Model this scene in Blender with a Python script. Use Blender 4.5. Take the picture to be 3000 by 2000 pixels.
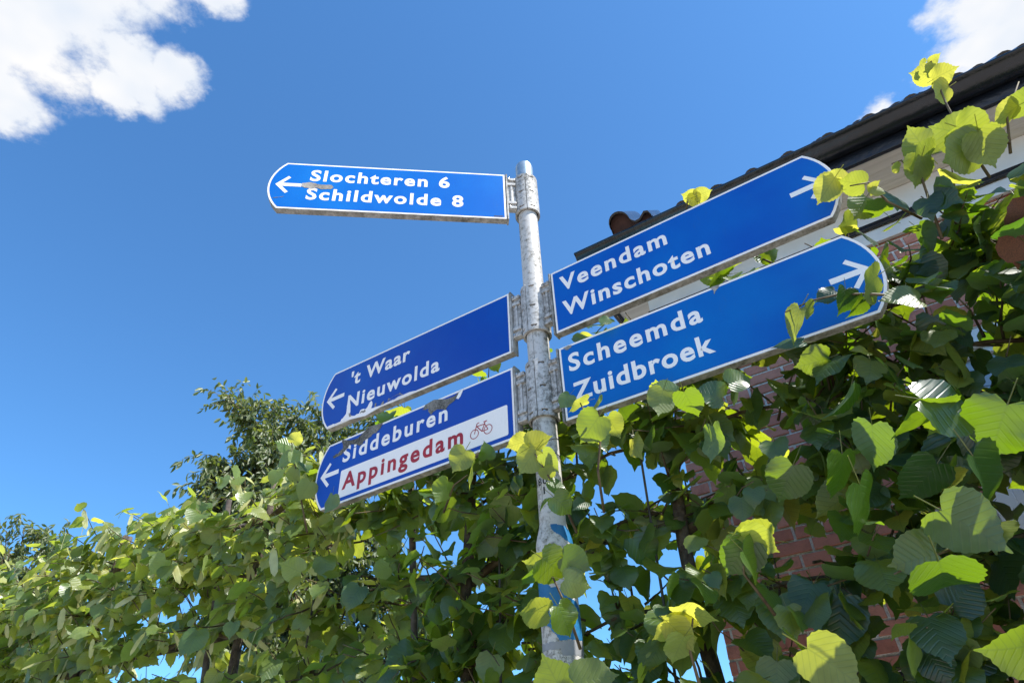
import bpy, bmesh, math, random
import numpy as np
from mathutils import Vector, Matrix
for o in list(bpy.data.objects): bpy.data.objects.remove(o, do_unlink=True)
SC = bpy.context.scene
COL = SC.collection
R = math.radians
random.seed(7); RNG = np.random.default_rng(11)

# ------------------------------------------------------------------ camera
PITCH, ROLL, FPX = R(37.267), R(-2.894), 1890.9
CAM = Vector((0, 0, 1.6))
_F = Vector((0, math.cos(PITCH), math.sin(PITCH))); _R = Vector((1, 0, 0)); _U = _R.cross(_F)
CR = math.cos(ROLL) * _R + math.sin(ROLL) * _U
CU = -math.sin(ROLL) * _R + math.cos(ROLL) * _U
CF = _F
cd = bpy.data.cameras.new('camera'); cam = bpy.data.objects.new('camera', cd); COL.objects.link(cam)
cd.sensor_fit = 'HORIZONTAL'; cd.sensor_width = 36; cd.lens = 36 * FPX / 3000; cd.clip_start = 0.05; cd.clip_end = 2000
cam.matrix_world = Matrix(((CR.x, CU.x, -CF.x, CAM.x), (CR.y, CU.y, -CF.y, CAM.y), (CR.z, CU.z, -CF.z, CAM.z), (0, 0, 0, 1)))
SC.camera = cam

# ------------------------------------------------------------------ sun and sky
SUN_AZ, SUN_EL = R(-28), R(55)
SUN = Vector((math.cos(SUN_AZ) * math.cos(SUN_EL), math.sin(SUN_AZ) * math.cos(SUN_EL), math.sin(SUN_EL)))
sl = bpy.data.lights.new('sun', 'SUN'); sl.energy = 5.0; sl.angle = R(0.53); sl.color = (1.0, 0.955, 0.88)
so = bpy.data.objects.new('sun', sl); COL.objects.link(so); so.rotation_euler = (-SUN).to_track_quat('-Z', 'Y').to_euler()

class NT:
    """small node-tree helper"""
    def __init__(s, t): s.t = t
    def n(s, typ, **kw):
        nd = s.t.nodes.new(typ)
        ins = kw.pop('ins', {})
        for k, v in kw.items(): setattr(nd, k, v)
        for k, v in ins.items():
            if isinstance(v, bpy.types.NodeSocket): s.t.links.new(v, nd.inputs[k])
            else: nd.inputs[k].default_value = v
        return nd
    def math(s, op, a, b=None, c=None, clamp=False):
        nd = s.t.nodes.new('ShaderNodeMath'); nd.operation = op; nd.use_clamp = clamp
        for i, v in enumerate((a, b, c)):
            if v is None: continue
            if isinstance(v, bpy.types.NodeSocket): s.t.links.new(v, nd.inputs[i])
            else: nd.inputs[i].default_value = v
        return nd.outputs[0]
    def vmath(s, op, a, b=None):
        nd = s.t.nodes.new('ShaderNodeVectorMath'); nd.operation = op
        for i, v in enumerate((a, b)):
            if v is None: continue
            if isinstance(v, bpy.types.NodeSocket): s.t.links.new(v, nd.inputs[i])
            else: nd.inputs[i].default_value = v
        return nd.outputs[1] if op in ('LENGTH', 'DISTANCE', 'DOT_PRODUCT') else nd.outputs[0]
    def mix(s, f, a, b, blend='MIX'):
        nd = s.t.nodes.new('ShaderNodeMix'); nd.data_type = 'RGBA'; nd.blend_type = blend
        for k, v in ((0, f), (6, a), (7, b)):
            if isinstance(v, bpy.types.NodeSocket): s.t.links.new(v, nd.inputs[k])
            elif k == 0: nd.inputs[0].default_value = v
            else: nd.inputs[k].default_value = (*v, 1) if len(v) == 3 else v
        return nd.outputs[2]
    def mapr(s, v, a, b, c=0., d=1., smooth=False):
        nd = s.t.nodes.new('ShaderNodeMapRange'); nd.clamp = True
        if smooth: nd.interpolation_type = 'SMOOTHSTEP'
        s.t.links.new(v, nd.inputs[0])
        for i, x in enumerate((a, b, c, d)): nd.inputs[i + 1].default_value = x
        return nd.outputs[0]
    def noise(s, vec, scale, detail=4, rough=0.55, **kw):
        nd = s.t.nodes.new('ShaderNodeTexNoise'); nd.inputs['Scale'].default_value = scale
        nd.inputs['Detail'].default_value = detail; nd.inputs['Roughness'].default_value = rough
        for k, v in kw.items(): nd.inputs[k].default_value = v
        if vec is not None: s.t.links.new(vec, nd.inputs['Vector'])
        return nd.outputs[0]
    def link(s, a, b): s.t.links.new(a, b)

world = bpy.data.worlds.new('World'); SC.world = world; world.use_nodes = True
wt = NT(world.node_tree); world.node_tree.nodes.clear()
sky = wt.n('ShaderNodeTexSky', sky_type='NISHITA', sun_disc=False, sun_elevation=SUN_EL, sun_rotation=math.pi / 2 - SUN_AZ,
           altitude=0, air_density=1.0, dust_density=0.4, ozone_density=3.0)
SKY_STRENGTH = 0.118
tc = wt.n('ShaderNodeTexCoord')
sep = wt.n('ShaderNodeSeparateXYZ', ins={0: tc.outputs['Generated']})
zc = wt.math('MAXIMUM', sep.outputs[2], 0.06)
px = wt.math('DIVIDE', sep.outputs[0], zc); py = wt.math('DIVIDE', sep.outputs[1], zc)
pl = wt.n('ShaderNodeCombineXYZ', ins={0: px, 1: py, 2: 0.0}).outputs[0]      # a flat cloud layer overhead
warp = wt.n('ShaderNodeTexNoise', ins={'Vector': pl, 'Scale': 5.0, 'Detail': 7.0, 'Roughness': 0.6})
wv = wt.vmath('MULTIPLY', wt.vmath('SUBTRACT', warp.outputs[1], (0.5, 0.5, 0.5)), (0.15, 0.15, 0.0))
pw = wt.vmath('ADD', pl, wv)
CLOUDS = [(-0.92, 0.47, .19), (-0.755, 0.475, .125), (-0.66, 0.43, .115), (-0.57, 0.42, .09), (-0.485, 0.425, .055), (-0.83, 0.585, .085), (-0.42, 0.425, .04), (-0.585, 0.545, .062), (-0.53, 0.565, .048), (-0.64, 0.565, .045),
          (0.90, 0.50, .13), (0.82, 0.57, .095), (0.76, 0.50, .075), (0.69, 0.70, .045), (1.05, 0.62, .14),
          (-1.6, -0.4, .4), (1.3, -1.4, .4), (-0.3, -1.3, .35), (2.6, 0.8, .5), (-2.8, -1.6, .7), (0.9, -3.0, .6)]
dens = None
for cx, cy, cr in CLOUDS:
    d = wt.vmath('DISTANCE', pw, (cx, cy, 0.0))
    b = wt.math('SUBTRACT', 1.0, wt.math('DIVIDE', d, cr))
    dens = b if dens is None else wt.math('MAXIMUM', dens, b)
fine = wt.noise(pl, 14.0, 9, 0.62)
dens = wt.math('ADD', dens, wt.math('MULTIPLY', wt.math('SUBTRACT', fine, 0.5), 1.5))
mask = wt.mapr(dens, -0.22, 0.46, smooth=True)
shade = wt.noise(pl, 6.0, 3)
ccol = wt.mix(wt.mapr(shade, 0.35, 0.65), (0.46, 0.50, 0.56), (0.575, 0.575, 0.58))
skyc = wt.mix(1.0, sky.outputs[0], (SKY_STRENGTH * 0.56, SKY_STRENGTH * 0.98, SKY_STRENGTH * 1.25), 'MULTIPLY')
fin = wt.mix(mask, skyc, ccol)
bg = wt.n('ShaderNodeBackground', ins={0: fin, 1: 1.0})
wt.link(bg.outputs[0], wt.n('ShaderNodeOutputWorld').inputs[0])

vs = SC.view_settings; vs.view_transform = 'Standard'; vs.look = 'None'; vs.exposure = 0.8; vs.gamma = 1.0; vs.use_curve_mapping = False
SC.render.engine = 'CYCLES'; SC.cycles.max_bounces = 7; SC.cycles.transmission_bounces = 6; SC.cycles.diffuse_bounces = 4; SC.cycles.glossy_bounces = 3
SC.cycles.sample_clamp_indirect = 6.0; SC.cycles.use_denoising = True

# ------------------------------------------------------------------ materials
def new_mat(name):
    m = bpy.data.materials.new(name); m.use_nodes = True
    t = NT(m.node_tree); m.node_tree.nodes.clear()
    out = t.n('ShaderNodeOutputMaterial')
    return m, t, out
def principled(t, out, **ins):
    b = t.n('ShaderNodeBsdfPrincipled', ins=ins); t.link(b.outputs[0], out.inputs[0]); return b
def simple(name, c1, c2, scale=20, rough=0.6, metallic=0.0, bump=0.0, bscale=None, detail=5, lo=.35, hi=.65, spec=0.5):
    m, t, out = new_mat(name)
    co = t.n('ShaderNodeTexCoord').outputs['Object']
    f = t.mapr(t.noise(co, scale, detail), lo, hi)
    b = principled(t, out, **{'Base Color': t.mix(f, c1, c2), 'Roughness': rough, 'Metallic': metallic, 'Specular IOR Level': spec})
    if bump:
        bn = t.n('ShaderNodeBump', ins={'Strength': bump, 'Distance': 0.01, 'Height': t.noise(co, bscale or scale * 3, 6)}); t.link(bn.outputs[0], b.inputs['Normal'])
    return m

def tint_of(t):
    a = t.n('ShaderNodeAttribute', attribute_name='tint').outputs['Fac']
    o = t.n('ShaderNodeObjectInfo').outputs['Random']
    return t.math('FRACT', t.math('ADD', a, o))

def leaf_material(name, up0, up1, under, young_c, trans0, trans1, tw=0.42, rough=0.36, spec=0.6):
    m, t, out = new_mat(name)
    r = tint_of(t)
    yo = t.n('ShaderNodeAttribute', attribute_name='young').outputs['Fac']
    uv = t.n('ShaderNodeSeparateXYZ', ins={0: t.n('ShaderNodeAttribute', attribute_name='luv').outputs['Vector']})
    x, y = uv.outputs[0], uv.outputs[1]
    ax = t.math('ABSOLUTE', x)
    ph = t.math('FRACT', t.math('DIVIDE', t.math('SUBTRACT', y, t.math('MULTIPLY', ax, 0.75)), 0.14))
    pulse = t.math('ABSOLUTE', t.math('SUBTRACT', ph, 0.5))
    vein = t.math('MAXIMUM', t.mapr(pulse, 0.40, 0.48), t.mapr(ax, 0.025, 0.008))
    ispet = t.math('GREATER_THAN', x, 5.0)
    up = t.mix(r, up0, up1)
    up = t.mix(t.math('MULTIPLY', vein, 0.22), up, under)
    und = t.mix(t.math('MULTIPLY', vein, 0.4), under, tuple(min(1, c * 1.35) for c in under))
    geo = t.n('ShaderNodeNewGeometry')
    mott = t.mapr(t.noise(geo.outputs['Position'], 55, 4), .3, .7, .82, 1.15)
    col = t.mix(geo.outputs['Backfacing'], up, und)
    col = t.mix(t.math('MULTIPLY', yo, 0.75), col, young_c)
    col = t.mix(ispet, col, (0.16, 0.15, 0.05))
    col = t.mix(1.0, col, t.n('ShaderNodeCombineXYZ', ins={0: mott, 1: mott, 2: mott}).outputs[0], 'MULTIPLY')
    hgt = t.math('SUBTRACT', 1.0, t.mapr(pulse, 0.30, 0.5, smooth=True))
    bump = t.n('ShaderNodeBump', ins={'Strength': 0.35, 'Distance': 0.0022, 'Height': hgt})
    rr = t.math('ADD', rough, t.math('MULTIPLY', geo.outputs['Backfacing'], 0.2))
    b = t.n('ShaderNodeBsdfPrincipled', ins={'Base Color': col, 'Roughness': rr, 'Specular IOR Level': spec, 'Normal': bump.outputs[0]})
    tcol = t.mix(r, trans0, trans1)
    tcol = t.mix(t.math('MULTIPLY', yo, 0.8), tcol, tuple(min(.95, c) for c in (0.86, 0.80, 0.10)))
    tcol = t.mix(t.math('MULTIPLY', vein, 0.3), tcol, (0.10, 0.17, 0.01))
    tr = t.n('ShaderNodeBsdfTranslucent', ins={'Color': tcol})
    mx = t.n('ShaderNodeMixShader', ins={0: t.math('ADD', tw, t.math('MULTIPLY', yo, 0.12)), 1: b.outputs[0], 2: tr.outputs[0]})
    t.link(mx.outputs[0], out.inputs[0])
    return m

M = {}
M['leaf'] = leaf_material('lime_leaf', (0.016, 0.044, 0.022), (0.040, 0.086, 0.028), (0.085, 0.145, 0.065), (0.24, 0.28, 0.05), (0.12, 0.28, 0.005), (0.40, 0.54, 0.008), tw=0.42, rough=0.34, spec=1.0)  # darkened copy: shade of the right-hand trees put into the leaf colour
M['leaf_halflit'] = leaf_material('lime_leaf_halflit', (0.030, 0.074, 0.024), (0.085, 0.145, 0.036), (0.12, 0.19, 0.08), (0.30, 0.33, 0.06), (0.22, 0.40, 0.006), (0.54, 0.66, 0.012), tw=0.44, rough=0.34, spec=1.0)  # in-between copy, brightness painted in for the half-lit middle trees
M['leaf_sunlit'] = leaf_material('lime_leaf_sunlit', (0.050, 0.105, 0.026), (0.150, 0.210, 0.055), (0.17, 0.24, 0.10), (0.36, 0.37, 0.10), (0.34, 0.48, 0.02), (0.66, 0.70, 0.06), tw=0.46, rough=0.35, spec=1.0)  # yellower fruiting limes, also lightened to paint in sunlight on the left
M['cherry'] = leaf_material('cherry_leaf', (0.045, 0.075, 0.024), (0.12, 0.15, 0.05), (0.17, 0.20, 0.10), (0.24, 0.27, 0.05), (0.16, 0.24, 0.01), (0.34, 0.38, 0.04), tw=0.34, rough=0.38)
M['bract'] = leaf_material('bract', (0.46, 0.47, 0.20), (0.62, 0.60, 0.32), (0.55, 0.55, 0.3), (0.5, 0.5, 0.25), (0.7, 0.7, 0.25), (0.8, 0.8, 0.35), tw=0.45, rough=0.5)
M['dry_leaf'] = simple('dry_leaf', (0.06, 0.022, 0.010), (0.13, 0.05, 0.022), 30, 0.7, bump=.3)
M['bark'] = simple('bark', (0.035, 0.022, 0.015), (0.11, 0.085, 0.06), 40, 0.85, bump=0.8, bscale=90)
M['twig'] = simple('twig', (0.06, 0.035, 0.02), (0.14, 0.11, 0.05), 30, 0.7, bump=.3)
M['batten'] = simple('weathered_batten', (0.045, 0.033, 0.026), (0.15, 0.12, 0.095), 25, 0.85, bump=0.6, bscale=70)
M['rod'] = simple('thin_rod', (0.03, 0.025, 0.02), (0.1, 0.09, 0.08), 20, 0.7)
M['tie'] = simple('tie', (0.01, 0.012, 0.02), (0.03, 0.03, 0.04), 20, 0.6)

def aluminium(name, base, dirt, dscale, lo, hi, rough=0.5, metal=0.0, stain=(0.05, 0.05, 0.035)):
    m, t, out = new_mat(name)
    co = t.n('ShaderNodeTexCoord').outputs['Object']
    st = t.n('ShaderNodeMapping', ins={'Vector': co, 'Scale': (1.0, 1.0, 0.35)}).outputs[0]
    big = t.noise(st, 9, 4); sm = t.noise(co, dscale, 8, 0.72); sp = t.noise(co, dscale * 3.1, 3, 0.6)
    f = t.mapr(t.math('ADD', t.math('MULTIPLY', big, 0.55), t.math('MULTIPLY', sm, 0.75)), lo, hi)
    speck = t.math('MULTIPLY', t.mapr(sp, 0.60, 0.68), t.mapr(big, 0.42, 0.60))
    c = t.mix(f, base, dirt); c = t.mix(speck, c, stain)
    b = principled(t, out, **{'Base Color': c, 'Roughness': t.mapr(f, 0, 1, rough, 0.85), 'Metallic': metal})
    bn = t.n('ShaderNodeBump', ins={'Strength': 0.25, 'Distance': 0.003, 'Height': sm}); t.link(bn.outputs[0], b.inputs['Normal'])
    return m
M['pole'] = aluminium('pole_paint', (0.52, 0.50, 0.475), (0.13, 0.12, 0.095), 60, 0.63, 0.78)
M['sleeve'] = aluminium('clamp_aluminium', (0.50, 0.49, 0.475), (0.12, 0.115, 0.10), 75, 0.58, 0.76, 0.45)
M['edge'] = aluminium('sign_edge', (0.42, 0.41, 0.39), (0.10, 0.095, 0.075), 45, 0.52, 0.80, 0.55)
M['galv'] = simple('galvanised_cap', (0.32, 0.40, 0.43), (0.55, 0.62, 0.64), 30, 0.35, 0.75)
M['steel'] = simple('bolt_steel', (0.5, 0.5, 0.5), (0.7, 0.7, 0.7), 30, 0.3, 0.9)
M['bluepaint'] = simple('blue_sticker', (0.012, 0.10, 0.26), (0.022, 0.17, 0.36), 18, 0.42, bump=.2, bscale=50)
M['greytape'] = simple('grey_sticker', (0.20, 0.205, 0.22), (0.27, 0.275, 0.29), 18, 0.6)
M['ink'] = simple('black_ink', (0.01, 0.01, 0.01), (0.02, 0.02, 0.02), 30, 0.6)
M['abraded'] = aluminium('abraded_adhesive', (0.40, 0.36, 0.31), (0.13, 0.115, 0.10), 110, 0.50, 0.78, 0.8)
M['lichen'] = aluminium('lichen_grime', (0.24, 0.225, 0.20), (0.045, 0.043, 0.035), 120, 0.52, 0.74, 0.9)

def sheeting(name, c, faded, rough=0.33, fade_lo=.4, fade_hi=.75):
    """retroreflective film: fine honeycomb grain and slow fading"""
    m, t, out = new_mat(name)
    co = t.n('ShaderNodeTexCoord').outputs['Object']
    fade = t.mapr(t.noise(co, 3.2, 3), fade_lo, fade_hi)
    vor = t.n('ShaderNodeTexVoronoi', feature='DISTANCE_TO_EDGE', ins={'Vector': co, 'Scale': 330.0})
    cell = t.mapr(vor.outputs['Distance'], 0.0, 0.12, 0.88, 1.0)
    dirt = t.mapr(t.noise(t.n('ShaderNodeMapping', ins={'Vector': co, 'Scale': (3., 1., 1.)}).outputs[0], 14, 7, 0.7), 0.60, 0.78, 0.0, 0.22)
    col = t.mix(fade, c, faded)
    col = t.mix(1.0, col, t.n('ShaderNodeCombineXYZ', ins={0: cell, 1: cell, 2: cell}).outputs[0], 'MULTIPLY')
    col = t.mix(dirt, col, (0.06, 0.11, 0.20) if c[0] < .2 else (0.35, 0.34, 0.32))
    b = principled(t, out, **{'Base Color': col, 'Roughness': rough, 'Specular IOR Level': 0.3})
    return m
M['white'] = sheeting('white_film', (0.90, 0.845, 0.80), (0.93, 0.88, 0.84), 0.45)
M['red'] = simple('red_film', (0.33, 0.006, 0.018), (0.40, 0.012, 0.022), 12, 0.4)
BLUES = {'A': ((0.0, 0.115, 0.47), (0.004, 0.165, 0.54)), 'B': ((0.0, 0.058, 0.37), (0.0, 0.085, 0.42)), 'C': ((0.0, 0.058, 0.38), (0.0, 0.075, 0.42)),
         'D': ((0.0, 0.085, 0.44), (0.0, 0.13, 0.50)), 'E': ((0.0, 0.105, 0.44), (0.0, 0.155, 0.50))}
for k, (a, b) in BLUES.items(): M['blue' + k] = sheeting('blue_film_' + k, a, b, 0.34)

def brick_material():
    m, t, out = new_mat('brick')
    r = tint_of(t); geo = t.n('ShaderNodeNewGeometry').outputs['Position']
    c = t.mix(r, (0.40, 0.15, 0.11), (0.56, 0.25, 0.19))
    c = t.mix(t.mapr(t.noise(geo, 26, 6, .65), .48, .72, 0, .55), c, (0.17, 0.075, 0.06))
    c = t.mix(t.mapr(t.noise(geo, 120, 4, .7), .60, .74, 0, .6), c, (0.10, 0.05, 0.04))
    b = principled(t, out, **{'Base Color': c, 'Roughness': 0.85, 'Specular IOR Level': 0.25})
    bn = t.n('ShaderNodeBump', ins={'Strength': 0.5, 'Distance': 0.004, 'Height': t.noise(geo, 90, 6, .65)}); t.link(bn.outputs[0], b.inputs['Normal'])
    return m
M['brick'] = brick_material()
M['mortar'] = simple('mortar', (0.62, 0.61, 0.60), (0.90, 0.89, 0.88), 90, 0.95, bump=1.0, bscale=140)
M['whitepaint'] = simple('white_paint', (0.66, 0.65, 0.64), (0.76, 0.75, 0.74), 6, 0.45, bump=.05)
def soffit_mat():
    m, t, out = new_mat('soffit_boards')
    co = t.n('ShaderNodeTexCoord').outputs['Object']
    st = t.n('ShaderNodeMapping', ins={'Vector': co, 'Scale': (1.2, 60.0, 60.0)}).outputs[0]
    f = t.mapr(t.noise(st, 1.3, 5), .3, .7)
    principled(t, out, **{'Base Color': t.mix(f, (0.62, 0.57, 0.50), (0.78, 0.73, 0.66)), 'Roughness': 0.5})
    return m
M['soffit'] = soffit_mat()
M['blackpaint'] = simple('black_gloss_paint', (0.004, 0.005, 0.008), (0.012, 0.014, 0.019), 10, 0.2, bump=.25, bscale=25)
M['tile'] = simple('glazed_tile', (0.010, 0.010, 0.012), (0.028, 0.024, 0.024), 14, 0.16, bump=.1)
M['tileclay'] = simple('tile_clay', (0.05, 0.022, 0.017), (0.10, 0.04, 0.03), 14, 0.7)
M['pvc'] = simple('window_white', (0.72, 0.72, 0.74), (0.78, 0.78, 0.80), 8, 0.3)
M['rubber'] = simple('rubber', (0.01, 0.01, 0.01), (0.02, 0.02, 0.02), 8, 0.6)
def glass():
    m, t, out = new_mat('window_glass')
    principled(t, out, **{'Base Color': (0.30, 0.33, 0.36, 1), 'Roughness': 0.03, 'Specular IOR Level': 1.0, 'Coat Weight': 1.0, 'Coat Roughness': 0.02})
    return m
M['glass'] = glass()
def ground_mat():
    m, t, out = new_mat('paving')
    co = t.n('ShaderNodeTexCoord').outputs['Object']
    br = t.n('ShaderNodeTexBrick', ins={'Vector': co, 'Color1': (0.37, 0.31, 0.255, 1), 'Color2': (0.43, 0.37, 0.305, 1), 'Mortar': (0.3, 0.27, 0.24, 1), 'Scale': 4.0})
    principled(t, out, **{'Base Color': br.outputs[0], 'Roughness': 0.9})
    return m
M['paving'] = ground_mat()

# ------------------------------------------------------------------ object helpers
def add(name, me, mat=None, parent=None, smooth=False):
    o = bpy.data.objects.new(name, me); COL.objects.link(o)
    if mat is not None and not me.materials: me.materials.append(M[mat])
    if parent is not None: o.parent = parent
    if smooth: me.polygons.foreach_set('use_smooth', [True] * len(me.polygons))
    return o
def mesh(name, verts, faces):
    me = bpy.data.meshes.new(name); me.from_pydata([tuple(v) for v in verts], [], faces); me.update(); return me
def tag(o, label=None, cat=None, group=None, kind=None):
    if label: o['label'] = label
    if cat: o['category'] = cat
    if group: o['group'] = group
    if kind: o['kind'] = kind
    return o
def empty(name, loc=(0, 0, 0), rz=0):
    o = bpy.data.objects.new(name, None); COL.objects.link(o); o.location = loc; o.rotation_euler = (0, 0, rz); o.empty_display_size = .1; return o
def box_geo(x0, x1, y0, y1, z0, z1):
    v = [(x, y, z) for x in (x0, x1) for y in (y0, y1) for z in (z0, z1)]
    f = [(0, 1, 3, 2), (4, 6, 7, 5), (0, 4, 5, 1), (2, 3, 7, 6), (0, 2, 6, 4), (1, 5, 7, 3)]
    return v, f
def box(name, b, mat, parent=None, bevel=0.0):
    bm = bmesh.new(); v, f = box_geo(*b); vs_ = [bm.verts.new(p) for p in v]
    for q in f: bm.faces.new([vs_[i] for i in q])
    if bevel: bmesh.ops.bevel(bm, geom=bm.edges[:], offset=bevel, segments=2, affect='EDGES', profile=.5)
    bm.normal_update(); me = bpy.data.meshes.new(name); bm.to_mesh(me); bm.free()
    return add(name, me, mat, parent)
def prism(name, pts, y0, y1, mat, parent=None, bevel=0.0):
    """outline in the xz plane extruded from y0 (front) to y1"""
    bm = bmesh.new()
    a = [bm.verts.new((x, y0, z)) for x, z in pts]; b = [bm.verts.new((x, y1, z)) for x, z in pts]
    bm.faces.new(a); bm.faces.new(b[::-1]); n = len(pts)
    for i in range(n): bm.faces.new((a[(i + 1) % n], a[i], b[i], b[(i + 1) % n]))
    bmesh.ops.recalc_face_normals(bm, faces=bm.faces[:])
    if bevel:
        es = [e for e in bm.edges if abs(e.verts[0].co.y - e.verts[1].co.y) < 1e-6]
        bmesh.ops.bevel(bm, geom=es, offset=bevel, segments=1, affect='EDGES')
    me = bpy.data.meshes.new(name); bm.to_mesh(me); bm.free()
    return add(name, me, mat, parent)
def extrude_x(name, prof, x0, x1, mat, parent=None, closed=True, smooth=False):
    """profile in the yz plane extruded along x"""
    n = len(prof); v = [(x0, y, z) for y, z in prof] + [(x1, y, z) for y, z in prof]
    f = [(i, (i + 1) % n, n + (i + 1) % n, n + i) for i in range(n if closed else n - 1)]
    if closed: f += [tuple(range(n))[::-1], tuple(range(n, 2 * n))]
    me = mesh(name, v, f)
    bm = bmesh.new(); bm.from_mesh(me); bmesh.ops.recalc_face_normals(bm, faces=bm.faces[:]); bm.to_mesh(me); bm.free()
    return add(name, me, mat, parent, smooth)
def tube_geo(pts, radii, k=6):
    pts = [np.array(p, float) for p in pts]; V = []; Fc = []
    up = np.array([0.13, 0.21, 0.97])
    for i, p in enumerate(pts):
        d = pts[min(i + 1, len(pts) - 1)] - pts[max(i - 1, 0)]; d /= (np.linalg.norm(d) + 1e-9)
        s = np.cross(d, up); s /= (np.linalg.norm(s) + 1e-9)
        if np.linalg.norm(np.cross(d, up)) < .05: s = np.array([1., 0, 0])
        t = np.cross(s, d)
        for j in range(k):
            a = 2 * math.pi * j / k; V.append(p + (s * math.cos(a) + t * math.sin(a)) * radii[i])
    for i in range(len(pts) - 1):
        for j in range(k):
            Fc.append((i * k + j, i * k + (j + 1) % k, (i + 1) * k + (j + 1) % k, (i + 1) * k + j))
    Fc.append(tuple(range(k))[::-1]); Fc.append(tuple(range((len(pts) - 1) * k, len(pts) * k)))
    return V, Fc
class Acc:
    def __init__(s): s.v = []; s.f = []
    def add(s, vf):
        o = len(s.v); s.v += list(vf[0]); s.f += [tuple(i + o for i in q) for q in vf[1]]
    def build(s, name, mat, parent=None, smooth=True): return add(name, mesh(name, s.v, s.f), mat, parent, smooth)

# ------------------------------------------------------------------ ground
g = add('ground', mesh('ground', [(-300, -300, 0), (300, -300, 0), (300, 300, 0), (-300, 300, 0)], [(0, 1, 2, 3)]), 'paving'); tag(g, kind='structure')

# ------------------------------------------------------------------ the house (local x runs along the wall, local y runs away from the street)
AZ = R(-30.7); EU = np.array([math.cos(AZ), math.sin(AZ), 0]); EN = np.array([-EU[1], EU[0], 0])
def W(u, n, z): return EU * u + EN * n + np.array([0, 0, z])
def project(P):
    d = Vector(P) - CAM; z = d.dot(CF)
    return 1500 + FPX * d.dot(CR) / z, 1000 - FPX * d.dot(CU) / z, z
house = empty('brick_house', (0, 0, 0), AZ)
tag(house, 'red brick house with black gutter and white eaves boards behind the clipped lime hedge', 'house')
WD, CORNER, UEND = 2.70, -0.724, 5.6
box('gable_wall', (CORNER, CORNER + .25, WD + .26, 9.0, 0, 3.9), 'mortar', house)
WIN = (0.297, 1.55, 1.45, 3.12)
_a = Acc()
for b in ((CORNER, WIN[0], 0, 3.9), (WIN[1], UEND, 0, 3.9), (WIN[0], WIN[1], 0, WIN[2]), (WIN[0], WIN[1], WIN[3], 3.9)):
    _a.add(box_geo(b[0], b[1], WD + .008, WD + .25, b[2], b[3]))
wall = _a.build('wall', 'mortar', house, False)
CH, Z0 = 0.0545, 2.466
def brick_mesh(w, s):
    r = random.Random(s); x0, x1, z0, z1 = 0, w, 0, CH - .0105; c = .0022
    fr = [(x0 + c, 0, z0 + c), (x1 - c, 0, z0 + c), (x1 - c, 0, z1 - c), (x0 + c, 0, z1 - c)]
    rg = [(x0, c, z0), (x1, c, z0), (x1, c, z1), (x0, c, z1)]; bk = [(x0, .03, z0), (x1, .03, z0), (x1, .03, z1), (x0, .03, z1)]
    v = [(a + r.uniform(-.0013, .0013), b + (r.uniform(-.0006, .0006) if i < 4 else 0), d + r.uniform(-.0011, .0011)) for i, (a, b, d) in enumerate(fr + rg + bk)]
    f = [(0, 1, 2, 3)]
    for k in (0, 4):
        for i in range(4): f.append((k + i, k + 4 + i, k + 4 + (i + 1) % 4, k + (i + 1) % 4))
    return v, f
bvar = {}
for key, w in (('h', .0995), ('s', .2095)):
    for s in range(5):
        v, f = brick_mesh(w, s * 7 + (3 if key == 'h' else 0)); me = mesh('brick', v, f); me.materials.append(M['brick']); bvar[key, s] = (me, v, f)
cands = []
for k in range(-44, 26):
    z = Z0 + k * CH + .005
    if z < 0.02 or z > 3.73: continue
    hdr = (k % 2 == 0); step = .110 if hdr else .220
    off = -.254 + .005 if hdr else -.254 + .055 + .005 + (.11 if (k // 2) % 2 else 0)
    i0 = int((CORNER - off) / step) - 1
    for i in range(i0, i0 + int(6.6 / step) + 3):
        u = off + i * step; w = .0995 if hdr else .2095
        segs = [(u, u + w)]
        if z + CH > WIN[2] and z < WIN[3] + .004: segs = [(u, min(u + w, WIN[0] - .006)), (max(u, WIN[1] + .006), u + w)]
        for a, b in segs:
            a, b = max(a, CORNER), min(b, UEND)
            if b - a < .018: continue
            px_, py_, pz_ = project(W((a + b) / 2, WD, z + .02))
            vis = (1850 < px_ < 3050 and 600 < py_ < 2040)
            cands.append((vis, 1 / pz_ if vis else 0, a, z, 'h' if hdr else 's', b - a))
cands.sort(key=lambda c: (-c[0], -c[1]))
rest = Acc(); rt = []
for i, (vis, _, u, z, key, w) in enumerate(cands):
    s = random.randrange(5); me, v, f = bvar[key, s]; dy = random.uniform(-.0016, .0016)
    if w < (.0995 if key == 'h' else .2095) - .001:                              # a closer, cut at the corner or the jamb
        v = [(min(a, w - .002 * (k < 4)), b, c) for k, (a, b, c) in enumerate(v)]; me = mesh('brick', v, f); me.materials.append(M['brick'])
    if vis and i < 300:
        o = bpy.data.objects.new('brick', me); COL.objects.link(o); o.parent = wall; o.location = (u, WD + dy, z)
    else:
        rest.add(([(a + u, b + WD + dy, c + z) for a, b, c in v], f)); rt += [random.random()] * len(v)
br = rest.build('brick_courses', 'brick', wall, smooth=False); tag(br, kind='stuff')
at = br.data.attributes.new('tint', 'FLOAT', 'POINT'); at.data.foreach_set('value', rt)

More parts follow.
